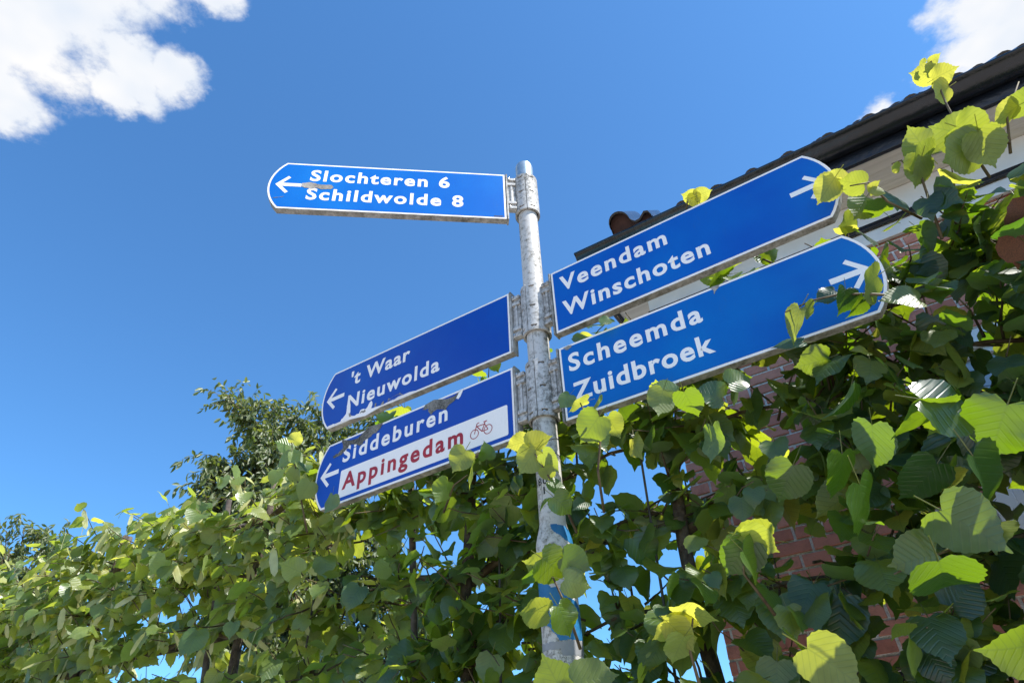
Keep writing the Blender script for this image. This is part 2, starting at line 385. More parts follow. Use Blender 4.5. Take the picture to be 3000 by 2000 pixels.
# window
w0, w1, wz0, wz1 = WIN
win = box('window', (w0 + .004, w1 - .004, WD + .10, WD + .115, wz0, wz1), 'pvc', house)
fr_t = .075
for b in ((w0, w0 + fr_t, wz0, wz1), (w1 - fr_t, w1, wz0, wz1), (w0 + fr_t, w1 - fr_t, wz0, wz0 + fr_t), (w0 + fr_t, w1 - fr_t, wz1 - fr_t, wz1)):
    box('frame', (b[0] + .002, b[1] - .002, WD + .012, WD + .098, b[2], b[3]), 'pvc', win, .004)
box('mullion', ((w0 + w1) / 2 - .05, (w0 + w1) / 2 + .05, WD + .025, WD + .095, wz0 + fr_t, wz1 - fr_t), 'pvc', win, .004)
box('transom', (w0 + fr_t + .001, w1 - fr_t - .001, WD + .03, WD + .09, 2.60, 2.66), 'pvc', win, .004)
for a, b in ((w0 + fr_t, (w0 + w1) / 2 - .05), ((w0 + w1) / 2 + .05, w1 - fr_t)):
    for c, d in ((wz0 + fr_t, 2.60), (2.66, wz1 - fr_t)):
        box('pane', (a + .003, b - .003, WD + .058, WD + .066, c + .003, d - .003), 'glass', win)
        for s in ((a + .001, a + .03, c, d), (b - .03, b - .001, c, d), (a + .03, b - .03, c, c + .03), (a + .03, b - .03, d - .03, d)):
            box('sash', (s[0], s[1], WD + .036, WD + .057, s[2] + .001, s[3] - .001), 'pvc', win, .003)
box('window_sill', (w0 - .05, w1 + .05, WD - .05, WD + .10, wz0 - .06, wz0 - .004), 'whitepaint', house, .006)

# eaves
SOF = 3.926; FN = 2.42
box('frieze_board', (CORNER + .002, UEND, WD - .030, WD - .003, 3.757, SOF - .002), 'whitepaint', house, .003)
box('frieze_moulding', (CORNER - .004, UEND, WD - .045, WD - .0305, 3.745, 3.772), 'blackpaint', house, .003)
box('lower_frieze', (CORNER + .002, UEND, WD - .024, WD - .003, 3.672, 3.744), 'whitepaint', house, .003)
VB, VR = -0.955, -0.765
for i in range(3):
    a = FN + .012 + i * .094
    box('soffit_board', (VB + .036, UEND, a, a + .0925, SOF, SOF + .018), 'soffit', house, .0015)
box('gable_soffit', (VB + .036, CORNER - .003, WD + .006, WD + .55, SOF + .001, SOF + .019), 'soffit', house)
box('fascia_board', (VB + .037, UEND, FN - .012, FN + .010, SOF - .006, 4.028), 'blackpaint', house, .003)
for u in (0.72, 2.6): box('fascia_joint', (u, u + .012, FN - .0165, FN - .0123, SOF - .004, 4.02), 'blackpaint', house)
gp = [(FN - .013, 3.990), (FN - .03, 3.988), (FN - .05, 3.993), (FN - .066, 4.004), (FN - .078, 4.018), (FN - .085, 4.033), (FN - .094, 4.044), (FN - .104, 4.049),
      (FN - .108, 4.056), (FN - .104, 4.063), (FN - .096, 4.064), (FN - .090, 4.058), (FN - .080, 4.05), (FN - .07, 4.03), (FN - .05, 4.006), (FN - .013, 4.003)]
gut = extrude_x('gutter', gp, VB, UEND, 'blackpaint', house, True, True)
extrude_x('gutter_end', [(a, b) for a, b in gp[:11]] + [(FN - .013, 4.064)], VB - .006, VB - .0005, 'blackpaint', gut)
for u in (-.3, 1.4, 2.3): extrude_x('gutter_bracket', [(FN - .0125, 3.975), (FN - .055, 3.982), (FN - .083, 4.008), (FN - .083, 4.004), (FN - .05, 3.976), (FN - .0125, 3.968)], u, u + .025, 'blackpaint', gut)
ret = box('eaves_return', (VB + .004, VB + .035, FN - .012, WD + .56, SOF - .006, 4.028), 'blackpaint', house, .003)
for i, z in enumerate((3.94, 3.975, 4.005)): box('return_moulding', (VB - .012 - .004 * i, VB + .003, FN - .010, WD + .56, z, z + .017), 'blackpaint', ret, .004)
# roof deck, barge board and tiles
PITCHR = R(46)
ct, st_ = math.cos(PITCHR), math.sin(PITCHR)
EY, EZ = FN + .02, 4.045
def slope(s, h): return EY + s * ct - h * st_, EZ + s * st_ + h * ct
deck = extrude_x('roof_deck', [slope(.06, -.04), slope(4.2, -.04), slope(4.2, -.06), slope(.06, -.06)], VR + .03, UEND, 'batten', house)
extrude_x('barge_board', [slope(.05, -.0), slope(4.2, -.0), slope(4.2, -.16), slope(.10, -.16)], VR - .012, VR + .016, 'blackpaint', house)
def tile_mesh(prof, L, t=.011):
    bm = bmesh.new(); n = len(prof); rows = []
    for s, lift in ((0, .016), (L, .0)):
        rows.append([[bm.verts.new((x, s, z + lift)) for x, z in prof], [bm.verts.new((x, s, z + lift - t)) for x, z in prof]])
    (a, b), (c, d) = rows
    for i in range(n - 1):
        bm.faces.new((a[i], a[i + 1], c[i + 1], c[i])); bm.faces.new((b[i + 1], b[i], d[i], d[i + 1]))
        bm.faces.new((a[i + 1], a[i], b[i], b[i + 1])); bm.faces.new((c[i], c[i + 1], d[i + 1], d[i]))
    bm.faces.new((a[0], c[0], d[0], b[0])); bm.faces.new((c[-1], a[-1], b[-1], d[-1]))
    bmesh.ops.recalc_face_normals(bm, faces=bm.faces[:])
    me = bpy.data.meshes.new('roof_tile'); bm.to_mesh(me); bm.free(); me.materials.append(M['tile'])
    me.polygons.foreach_set('use_smooth', [True] * len(me.polygons)); me.set_sharp_from_angle(angle=R(40)); return me
TP = .178
prof = [(-.062 + .124 * i / 6, -.022 - .008 * math.sin(math.pi * i / 6)) for i in range(6)] + [(.078 + .045 * (1 - math.cos(math.pi * j / 8)) , -.018 + .048 * math.sin(math.pi * j / 8)) for j in range(9)]
tm = tile_mesh(prof, .37)
roll = [(-.062, -.05), (-.060, .0)] + [(-.004 - .058 * math.cos(math.pi * j / 10), .006 + .062 * math.sin(math.pi * j / 10)) for j in range(11)] + [(.060, -.005), (.075, -.018), (.10, -.016), (.135, .01), (.155, .004), (.165, -.02)]
vm = tile_mesh(roll, .37, .012)
ROT = Matrix.Rotation(PITCHR, 4, 'X')
def put_tile(me, name, u, s, h):
    o = bpy.data.objects.new(name, me); COL.objects.link(o); o.parent = house
    y, z = slope(s, h); o.matrix_local = Matrix.Translation((u, y, z)) @ ROT
    return o
roofrest = []
for row in range(7):
    for i in range(22):
        u = .173 - .123 + TP * (i - 4)
        if u < -.66 or u > 4.2: continue
        put_tile(tm, 'roof_tile', u + random.uniform(-.002, .002), row * .33, .070)
for row in range(7): put_tile(vm, 'verge_tile', -.69, .03 + row * .33, .125 if row == 0 else .04)
_n = len(roll); _v = [(x, yy, z + .004) for yy in (.035, .06) for x, z in roll[1:-1]] + [(x, yy, -.16) for yy in (.035, .06) for x, z in roll[1:-1]]
_k = _n - 2; _f = [(i, i + 1, 2 * _k + i + 1, 2 * _k + i) for i in range(_k - 1)] + [(_k + i + 1, _k + i, 3 * _k + i, 3 * _k + i + 1) for i in range(_k - 1)]
_o = add('tile_infill', mesh('tile_infill', _v, _f), 'tileclay', house); _y, _z = slope(.03, .125); _o.matrix_local = Matrix.Translation((-.69, _y, _z)) @ ROT

# ------------------------------------------------------------------ signpost
PX, PY = 0.0895, 1.7775
post = empty('signpost', (PX, PY, 0)); tag(post, 'weathered white painted steel signpost carrying five blue direction boards', 'signpost')
def lathe(name, prof, mat, parent, k=48):
    v = []; f = []
    for r, z in prof:
        for j in range(k):
            a = 2 * math.pi * j / k; v.append((r * math.cos(a), r * math.sin(a), z))
    for i in range(len(prof) - 1):
        for j in range(k): f.append((i * k + j, i * k + (j + 1) % k, (i + 1) * k + (j + 1) % k, (i + 1) * k + j))
    f.append(tuple(range((len(prof) - 1) * k, len(prof) * k)))
    o = add(name, mesh(name, v, f), mat, parent, True); o.data.set_sharp_from_angle(angle=R(35)); return o
def pole_r(z):
    if z > 2.294: return .038
    if z > 2.215: 
        t = (2.294 - z) / .079; return .038 + .0135 * (t * t * (3 - 2 * t)) + .0025 * math.sin(math.pi * t)
    return .0515
lathe('pole', [(.0515, 0), (.0515, 1.2), (.0515, 2.0)] + [(pole_r(2.30 - .09 * (1 - i / 14)), 2.30 - .09 * (1 - i / 14)) for i in range(15)] + [(.038, 2.6), (.038, 3.2), (.038, 3.80)], 'pole', post)
lathe('post_cap', [(.0372, 3.78), (.0372, 3.886), (.0345, 3.899), (.026, 3.906), (.008, 3.909)], 'galv', post)
box('pole_seam', (-.0012, .0012, -.0386, -.0375, 2.33, 2.62), 'edge', post).rotation_euler = (0, 0, R(-42))
box('pole_seam', (-.0012, .0012, -.0386, -.0375, 2.845, 2.963), 'edge', post).rotation_euler = (0, 0, R(-28))

def clamp(z0, z1, seam, slots):
    """cast clamp sleeve: a thick shell with real slots and an open seam"""
    K = 120; zs = [z0]
    zc = [(z0 + z1) / 2 + d for d in (-.09, 0, .09)]
    for c in zc: zs += [c - .0042, c, c + .0042]
    zs.append(z1); ro, ri = .0500, .0425
    bm = bmesh.new(); O = {}; I = {}
    for i, z in enumerate(zs):
        for j in range(K):
            a = 2 * math.pi * j / K
            O[i, j] = bm.verts.new((ro * math.cos(a), ro * math.sin(a), z)); I[i, j] = bm.verts.new((ri * math.cos(a), ri * math.sin(a), z))
    def keep(i, j):
        if not 0 <= i < len(zs) - 1: return False
        a = (j + .5) * 360 / K
        da = lambda b: abs((a - b + 180) % 360 - 180)
        if da(seam) < 1.6 or da(seam + 180) < 1.6: return False
        if (i % 3) in (1, 2) and 1 <= i <= 8:
            for s in slots:
                if da(s) < (11 if i % 3 == 1 else 13): return False
        return True
    for i in range(len(zs) - 1):
        for j in range(K):
            if not keep(i, j): continue
            j2 = (j + 1) % K
            bm.faces.new((O[i, j], O[i, j2], O[i + 1, j2], O[i + 1, j])); bm.faces.new((I[i, j2], I[i, j], I[i + 1, j], I[i + 1, j2]))
            if not keep(i - 1, j): bm.faces.new((O[i, j2], O[i, j], I[i, j], I[i, j2]))
            if not keep(i + 1, j): bm.faces.new((O[i + 1, j], O[i + 1, j2], I[i + 1, j2], I[i + 1, j]))
            if not keep(i, (j - 1) % K): bm.faces.new((O[i, j], O[i + 1, j], I[i + 1, j], I[i, j]))
            if not keep(i, j2): bm.faces.new((O[i + 1, j2], O[i, j2], I[i, j2], I[i + 1, j2]))
    for v in [v for v in bm.verts if not v.link_faces]: bm.verts.remove(v)
    me = bpy.data.meshes.new('clamp_sleeve'); bm.to_mesh(me); bm.free()
    o = add('clamp_sleeve', me, 'sleeve', post, True); me.set_sharp_from_angle(angle=R(35))
    for s in slots:
        for c in zc:
            b = box('bolt', (.0388, .0452, -.0045, .0030, c - .0026, c + .0024), 'steel', o, .0012); b.rotation_euler = (0, 0, R(s) - .03)
    return o
clamp(3.580, 3.796, -91, (-119, -63, 30, 150)); clamp(2.966, 3.180, -130, (-103, -161, 20, 80)); clamp(2.626, 2.842, -115, (-87, -147, 30, 90))

def wrap_patch(name, poly, mat, jag=0.0):
    """thin film on the pole: polygon in (degrees, z)"""
    poly = [((a if a < 90 else a - 360), z) for a, z in poly]
    def inside(x, y):
        c = False; j = len(poly) - 1
        for i in range(len(poly)):
            (xi, yi), (xj, yj) = poly[i], poly[j]
            if (yi > y) != (yj > y) and x < (xj - xi) * (y - yi) / (yj - yi) + xi: c = not c
            j = i
        return c
    v = []; f = []; da, dz = 2.0, .0022
    a0, a1 = min(p[0] for p in poly), max(p[0] for p in poly); z0, z1 = min(p[1] for p in poly), max(p[1] for p in poly)
    idx = {}
    def vt(i, j):
        if (i, j) not in idx:
            a = R(a0 + i * da); z = z0 + j * dz; r = pole_r(z) + .0006; idx[i, j] = len(v); v.append((r * math.cos(a), r * math.sin(a), z))
        return idx[i, j]
    rr = random.Random(3)
    for i in range(int((a1 - a0) / da) + 1):
        for j in range(int((z1 - z0) / dz) + 1):
            a, z = a0 + (i + .5) * da, z0 + (j + .5) * dz
            w = math.sin(a * .35 + z * 260) * .0006 + math.sin(a * .13 - z * 120) * .0007
            if inside(a + w * 400, z + w): f.append((vt(i, j), vt(i + 1, j), vt(i + 1, j + 1), vt(i, j + 1)))
    return add(name, mesh(name, v, f), mat, post, True)
wrap_patch('blue_sticker', [(-102, 2.278), (-49, 2.277), (-4, 2.267), (-5, 2.215), (-30, 2.222), (-67, 2.238), (-100, 2.263)], 'bluepaint')
wrap_patch('blue_sticker', [(-181, 2.132), (-122, 2.117), (-114, 2.106), (-94, 2.104), (-60, 2.082), (-5, 2.056), (10, 2.05), (10, 1.98), (-97, 1.976), (-126, 2.011), (-181, 2.025), (-200, 2.03), (-200, 2.13)], 'bluepaint')
wrap_patch('grey_sticker', [(-106, 2.186), (10, 2.202), (10, 2.17), (-78, 2.174), (-101, 2.175)], 'greytape')
wrap_patch('grey_sticker', [(-195, 1.977), (-134, 1.9755), (-97, 1.9745), (10, 1.9775), (10, 1.943), (-94, 1.941), (-99, 1.958), (-128, 1.957), (-195, 1.962)], 'greytape')
for z, tl in ((2.548, .05), (2.515, -.06)):
    pts = [(.0392 * math.cos(a), .0392 * math.sin(a), z + .016 * math.sin(a + tl * 20)) for a in [2 * math.pi * i / 28 for i in range(29)]]
    ac = Acc(); ac.add(tube_geo(pts, [.0009] * 29, 5)); ac.build('wire_loop', 'tie', post)

def text_mesh(body, size, spacing, offset):
    c = bpy.data.curves.new('lettering', 'FONT'); c.body = body; c.size = size; c.space_character = spacing; c.offset = offset; c.resolution_u = 4
    o = bpy.data.objects.new('lettering', c); COL.objects.link(o)
    dg = bpy.context.evaluated_depsgraph_get(); me = bpy.data.meshes.new_from_object(o.evaluated_get(dg))
    bpy.data.objects.remove(o); bpy.data.curves.remove(c)
    co = np.array([v.co[:] for v in me.vertices]); return me, co
_m, _c = text_mesh('H', 1.0, 1.0, 0.0); CAPH = _c[:, 1].max() - _c[:, 1].min()
def fit_text(body, x0, x1, caph, bold=.028):
    size = caph / CAPH * (1 - bold * .6); off = bold * size
    def w(sp): _, c = text_mesh(body, size, sp, off); return c[:, 0].max() - c[:, 0].min()
    w1, w2 = w(1.0), w(1.3); sp = 1.0 + .3 * ((x1 - x0) - w1) / (w2 - w1)
    me, c = text_mesh(body, size, sp, off); return me, c + np.array([x0 - c[:, 0].min(), 0, 0])
for body, a0, z0 in (('180', -169, 2.402), ('1', -122, 2.372)):
    me, c = fit_text(body, 0, .046 if len(body) > 1 else .007, .022, .02)
    c[:, 0] += 0; a = R(a0) + c[:, 0] / .0386
    for v, aa, y in zip(me.vertices, a, c[:, 1]): v.co = (.0387 * math.cos(aa), .0387 * math.sin(aa), z0 + y)
    me.materials.clear(); add('painted_number', me, 'ink', post)

# ------------------------------------------------------------------ the five direction boards
H, S0, S1, TIP = .2738, .0805, .9755, 1.0285
FY, T = -.030, .0285
def outline(sg, inset, s0):
    """board outline as (x, z), tip bowed outwards"""
    zt, zb = H - inset, inset; pts = [(s0, zb), (s0, zt)]
    c = TIP - S1; r = ((H / 2) ** 2 + c * c) / (2 * c); cx = TIP - r; rr = r - inset
    y1 = H / 2 - inset; a1 = math.asin(min(1, y1 / rr))
    for i in range(15):
        a = a1 - 2 * a1 * i / 14; pts.append((cx + rr * math.cos(a), H / 2 + rr * math.sin(a)))
    return [(sg * x, z) for x, z in pts]
def sheet(name, pts, y, mat, parent):
    me = mesh(name, [(x, y, z) for x, z in pts], [tuple(range(len(pts)))])
    bm = bmesh.new(); bm.from_mesh(me); bm.faces.ensure_lookup_table(); bm.normal_update()
    if bm.faces[0].normal.y > 0: bmesh.ops.reverse_faces(bm, faces=bm.faces[:])
    bmesh.ops.triangulate(bm, faces=bm.faces[:]); bm.to_mesh(me); bm.free()
    return add(name, me, mat, parent)
def ragged(pts, amp, it=2, seed=1):
    rr = random.Random(seed)
    for _ in range(it):
        q = []
        for i in range(len(pts)):
            a, b = pts[i], pts[(i + 1) % len(pts)]; L = math.hypot(b[0] - a[0], b[1] - a[1]); q.append(a)
            if L > .004: q.append(((a[0] + b[0]) / 2 + rr.uniform(-1, 1) * L * amp, (a[1] + b[1]) / 2 + rr.uniform(-1, 1) * L * amp))
        pts = q
    return pts
ARROW = [(1.0005, -.1350), (.9565, -.0835), (.9465, -.0925), (.9745, -.1258), (.9005, -.1258), (.9005, -.1442), (.9745, -.1442), (.9460, -.1770), (.9560, -.1860)]
def board(key, az, ztop, lines, label, wear=()):
    left = key in 'ABC'; sg = -1 if left else 1
    e = empty('direction_sign', (PX, PY, ztop - H), R(az)); tag(e, label, 'sign', 'blue direction boards on the signpost')
    core = prism('panel', outline(sg, 0, S0 + .008), FY, FY + T, 'edge', e, .0014)
    sheet('border', outline(sg, .0012, S0 + .0105), FY - .0005, 'white', e)
    sheet('face', outline(sg, .0088, S0 + .0175), FY - .0010, 'blue' + key, e)
    xs = sorted((sg * S0, sg * (S0 + .0068)))
    box('end_profile', (xs[0], xs[1], FY - .0035, FY + T + .0035, -.001, H + .001), 'edge', e, .0012)
    # bracket between the clamp sleeve and the board
    xa = sorted((sg * .0475, sg * (S0 - .001)))
    zc = .1505 if key == 'A' else (.131 if key in 'BD' else .128)
    zc = {'A': 3.688, 'B': 3.073, 'D': 3.073, 'C': 2.734, 'E': 2.734}[key] - (ztop - H)
    br = box('bracket', (xa[0], xa[1], -.022, -.012, zc - .095, zc + .095), 'sleeve', e, .001)
    for zz in (-.092, -.062, .052, .082): box('bracket_lug', (xa[0] - .0005, xa[1] + .0005, -.030, -.004, zc + zz - .002, zc + zz + .012), 'sleeve', br, .0015)
    xr = sorted((sg * .060, sg * .068)); box('bracket_rib', (xr[0], xr[1], -.0275, -.0225, zc - .058, zc + .05), 'sleeve', br, .001)
    for zz in (-.085, .09):
        xb = sorted((sg * .071, sg * .077)); box('bolt_head', (xb[0], xb[1], -.0345, -.0305, zc + zz - .004, zc + zz + .004), 'steel', br, .001)
    fl = FY - .0015
    ar = [(sg * s, H + z) for s, z in ARROW]
    sheet('arrow', ar, fl, 'white', e)
    for body, sa, sb, base, mat, y in lines:
        x0, x1 = (sg * sa, sg * sb)
        me, c = fit_text(body, x0, x1, .0635)
        for v, q in zip(me.vertices, c): v.co = (q[0], fl + y, H + base + q[1])
        me.materials.clear(); add('lettering', me, mat, e)
    for i, (nm, mat, pts, amp, y) in enumerate(wear):
        sheet(nm, ragged([(sg * s, H + z) for s, z in pts], amp, 2, i + 5), FY + y, mat, e)
    return e
B1, B2 = -.1035, -.2165
board('A', 187.41 - 180, 3.8017, [('Slochteren 6', .8735, .3185, B1, 'white', 0), ('Schildwolde 8', .8745, .2620, -.2145, 'white', 0)],
      'sunlit blue board reading Slochteren 6 and Schildwolde 8, topmost on the post',
      [('abrasion', 'abraded', [(.9012, -.1257), (.884, -.119), (.8589, -.1182), (.8411, -.1248), (.8157, -.1254), (.785, -.1244), (.776, -.1384), (.786, -.150), (.8122, -.1516), (.838, -.1471), (.854, -.1523), (.8796, -.1491), (.8985, -.1439)], .16, -.0019),
       ('scratch', 'abraded', [(1.003, -.2215), (.985, -.213), (.962, -.2075), (.951, -.205), (.963, -.2105), (.984, -.2165)], .1, -.0019),
       ('scratch', 'ink', [(.142, -.258), (.104, -.2565), (.104, -.2595), (.138, -.2625)], .05, -.0019)])
board('B', 148.88 - 180, 3.1930, [("'t Waar", .8720, .5560, B1, 'white', 0), ('Nieuwolda', .8745, .4060, B2, 'white', 0)],
      "blue board reading 't Waar and Nieuwolda with white flaking along its lower edge",
      [('peeled_film', 'white', [(.9800, -.2675), (.9772, -.2640), (.957, -.2606), (.9294, -.2631), (.9021, -.2640), (.898, -.2549), (.8819, -.2443), (.8742, -.237), (.8739, -.1914), (.8594, -.1787), (.8545, -.2113), (.852, -.2475), (.838, -.2600), (.8206, -.2625), (.8005, -.2610), (.7952, -.248), (.7667, -.2540), (.7594, -.2487), (.7501, -.2322), (.741, -.2256), (.7331, -.2435), (.7383, -.2600), (.71, -.2640), (.66, -.2645), (.62, -.264), (.52, -.2645), (.52, -.2680)], .10, -.0018),
       ('flaking', 'abraded', [(.8610, -.2400), (.8500, -.2460), (.8420, -.2600), (.8560, -.2590)], .25, -.0021), ('flaking', 'abraded', [(.790, -.2520), (.7700, -.2540), (.766, -.2650), (.7950, -.2640)], .25, -.0021),
       ('flaking', 'abraded', [(.7213, -.2602), (.7175, -.2443), (.7114, -.249), (.7105, -.2634)], .2, -.0021), ('flaking', 'abraded', [(.6902, -.2643), (.6777, -.2517), (.6719, -.2538), (.672, -.2634)], .2, -.0021),
       ('flaking', 'abraded', [(.6571, -.2643), (.6506, -.2471), (.639, -.2539), (.62, -.25), (.592, -.2423), (.5744, -.2635)], .2, -.0021)])
sidd = board('C', 147.3 - 180, 2.8602, [('Siddeburen', .8870, .3700, B1, 'white', 0), ('Appingedam', .8705, .3000, -.2195, 'red', -.0006)],
      'blue board reading Siddeburen with a white Appingedam cycle route panel and grey lichen on top',
      [('lichen', 'lichen', [(.905, -.0075), (.892, -.043), (.9167, -.0561), (.9433, -.0593), (.9351, -.0713), (.9087, -.0682), (.8865, -.059), (.86, -.0395), (.8176, -.0491), (.7847, -.0579), (.7551, -.0446), (.7365, -.0347), (.704, -.0270), (.6880, -.0117), (.6860, -.0020), (.90, -.0020)], .18, -.0022),
       ('lichen', 'lichen', [(.4760, -.003), (.4893, -.0196), (.4593, -.0243), (.4468, -.0552), (.429, -.0456), (.3781, -.0615), (.3573, -.0435), (.3340, -.0330), (.3230, -.0160), (.3080, -.003)], .18, -.0022),
       ('peeled_film', 'white', [(.334, -.026), (.3222, -.0380), (.3050, -.0160), (.3000, -.0030), (.314, -.003)], .12, -.0020)])
# white route panel and its bicycle on the Siddeburen board
def rrect(s0, s1, z0, z1, r=.006):
    pts = []
    for cx, cz, a in ((s1 - r, z1 - r, 0), (s0 + r, z1 - r, 90), (s0 + r, z0 + r, 180), (s1 - r, z0 + r, 270)):
        for k in range(4): pts.append((cx + r * math.cos(R(a + 30 * k)), cz + r * math.sin(R(a + 30 * k))))
    return pts
pan = sheet('route_panel', [(-s, H + z) for s, z in rrect(.117, .8868, -.2510, -.1385)], FY - .00135, 'white', sidd)
bic = Acc(); yb = FY - .0021
def bar(a, b, w):
    d = (b[0] - a[0], b[1] - a[1]); L = math.hypot(*d); nx, nz = -d[1] / L * w / 2, d[0] / L * w / 2
    bic.add(([(-(a[0] + nx), yb, H + a[1] + nz), (-(a[0] - nx), yb, H + a[1] - nz), (-(b[0] - nx), yb, H + b[1] - nz), (-(b[0] + nx), yb, H + b[1] + nz)], [(0, 1, 2, 3)]))
def ring(c, r, w):
    k = 32; v = []; f = []
    for i in range(k):
        a = 2 * math.pi * i / k
        for q in (r - w / 2, r + w / 2): v.append((-(c[0] + q * math.cos(a)), yb - .00005, H + c[1] + q * math.sin(a)))
        f.append((2 * i, 2 * i + 1, (2 * i + 3) % (2 * k), (2 * i + 2) % (2 * k)))
    bic.add((v, f))
fw, rw, rad = (.2524, -.2025), (.1966, -.2025), .0165
ring(fw, rad, .0027); ring(rw, rad, .0027)
hd, bb, seat = (.2427, -.1766), (.2214, -.2020), (.2097, -.1784)
for a, b, w in ((fw, (.2415, -.1665), .0030), (hd, bb, .0034), (hd, seat, .0030), (bb, (.2075, -.1700), .0032), (bb, rw, .0028), (seat, rw, .0026), ((.2145, -.1692), (.2000, -.1692), .0036), ((.2420, -.1668), (.2320, -.1655), .0030)): bar(a, b, w)
bo = bic.build('bicycle_symbol', 'red', sidd, False)
bm = bmesh.new(); bm.from_mesh(bo.data); bmesh.ops.recalc_face_normals(bm, faces=bm.faces[:])
for fc in bm.faces:
    if fc.normal.y > 0: fc.normal_flip()
bm.to_mesh(bo.data); bm.free()
board('D', -31.62, 3.1932, [('Veendam', .1225, .5200, B1, 'white', 0), ('Winschoten', .1235, .6390, B2, 'white', 0)],
      'blue board reading Veendam and Winschoten, pointing along the house gutter')
board('E', -30.86, 2.8577, [('Scheemda', .1205, .5605, B1, 'white', 0), ('Zuidbroek', .1240, .5715, B2, 'white', 0)],
      'blue board reading Scheemda and Zuidbroek with lime leaves over its arrow',
      [('peeled_film', 'abraded', [(.6040, -.0015), (.6106, -.0105), (.6115, -.0290), (.6297, -.0080), (.634, -.0015)], .12, -.0018),
       ('peeled_film', 'abraded', [(.1060, -.0062), (.1150, -.0165), (.1245, -.0197), (.1373, -.0144), (.1382, -.0068)], .15, -.0018)])

# ------------------------------------------------------------------ foliage building blocks
def norm(a): return a / (np.linalg.norm(a) + 1e-9)
HALF = [(.11, -.085), (.24, -.115), (.37, -.075), (.46, .02), (.515, .15), (.53, .30), (.505, .44), (.45, .575), (.365, .695), (.255, .79), (.135, .865), (.05, .955)]
MIDS = (0., .2, .42, .64, .84, 1.06); MMAP = (0, 0, 0, 0, 1, 1, 2, 2, 3, 3, 4, 4, 5, 5)
def lime_leaf(seed, young=0.0, slim=1.0, fine=False):
    """heart-shaped toothed blade, unit length along +y, upper side +z, with its petiole running to -y"""
    r = random.Random(seed); V = []; Fc = []; UV = []
    fold, droop, curl, wav = r.uniform(-.12, .34), r.uniform(.0, .5), r.uniform(-.28, .28), r.uniform(.02, .06)
    asym = r.uniform(-.08, .08); ph = r.uniform(0, 6); tw = r.uniform(-.25, .25)
    def bend(x, y):
        z = fold * abs(x) - droop * max(0, y) ** 2 * .7 + curl * x * abs(x) * 1.6 + wav * math.sin(8 * y + ph + 4 * x) * min(1, abs(x) * 3) + tw * x * y
        return (x * slim * (1 + asym * (1 if x > 0 else -1)), y - .12 * droop * y * y, z)
    def addv(x, y):
        V.append(bend(x, y)); UV.append((x, y, 0)); return len(V) - 1
    mid = [addv(0, y) for y in MIDS]
    for sg in (1, -1):
        ring = [mid[0]]
        for i, (x, y) in enumerate(HALF):
            k = 1 + (.030 if i % 2 else -.034) + r.uniform(-.022, .022)
            ring.append(addv(sg * x * k, .35 + (y - .35) * k))
        ring.append(mid[5]); mm = MMAP
        if fine:                                                            # near leaves: twice as many teeth on a rounder edge
            pts = [(0., 0.)] + HALF + [(0., 1.06)]; ring = [mid[0]]; mm = [0]
            for i in range(1, len(pts) - 1):
                for q in (0, 1):
                    p0, p1, p2, p3 = pts[i - 1], pts[i], pts[i + 1], pts[min(i + 2, len(pts) - 1)]; t = q * .5
                    c = [.5 * (2 * p1[k] + (p2[k] - p0[k]) * t + (2 * p0[k] - 5 * p1[k] + 4 * p2[k] - p3[k]) * t * t + (3 * p1[k] - p0[k] - 3 * p2[k] + p3[k]) * t ** 3) for k in (0, 1)]
                    kk = 1 + (.024 if q else -.022) + r.uniform(-.012, .012)
                    ring.append(addv(sg * max(c[0], .01) * kk, .35 + (c[1] - .35) * kk)); mm.append(MMAP[i])
            ring.append(mid[5]); mm.append(5)
        for i in range(len(ring) - 1):
            a, b, m, n = ring[i], ring[i + 1], mid[mm[i]], mid[mm[i + 1]]
            for t in ((m, a, b), (m, b, n)):
                if len(set(t)) == 3: Fc.append(t if sg > 0 else t[::-1])
    pl = r.uniform(.3, .5); b = len(V); w = .013
    for (x, y, z) in ((-w, 0, -.004), (w, 0, -.004), (w * .9, -pl, -.05), (-w * .9, -pl, -.05), (0, 0, w), (0, -pl, w - .05)):
        V.append((x, y, z)); UV.append((9, 9, 0))
    Fc += [(b, b + 1, b + 2, b + 3), (b + 1, b + 4, b + 5, b + 2), (b + 4, b, b + 3, b + 5)]
    return np.array(V), Fc, np.array(UV), young
def lance_leaf(seed):
    r = random.Random(seed); d = r.uniform(.1, .5); V = []; UV = []
    prof = [(0, 0), (.10, .2), (.15, .45), (.11, .72), (0, 1)]
    for x, y in [(0, 0), (.14, .22), (.19, .48), (.13, .75), (0, 1.0), (-.13, .75), (-.19, .48), (-.14, .22), (0, .48)]:
        V.append((x, y, .5 * abs(x) - d * y * y * .5)); UV.append((x, y, 0))
    F_ = [(0, 1, 8), (1, 2, 8), (2, 3, 8), (3, 4, 8), (4, 5, 8), (5, 6, 8), (6, 7, 8), (7, 0, 8)]
    return np.array(V), F_, np.array(UV), 0.0
def bract_leaf(seed):
    r = random.Random(seed); d = r.uniform(-.3, .5); V = []; UV = []
    for x, y in [(0, 0), (.10, .15), (.13, .5), (.10, .85), (0, 1.0), (-.10, .85), (-.13, .5), (-.10, .15)]:
        V.append((x, y, d * math.sin(2.5 * y) * .3)); UV.append((x + .2, y * .0 + .07, 0))
    return np.array(V), [(0, 1, 7), (1, 2, 6, 7), (2, 3, 5, 6), (3, 4, 5)], np.array(UV), 0.0
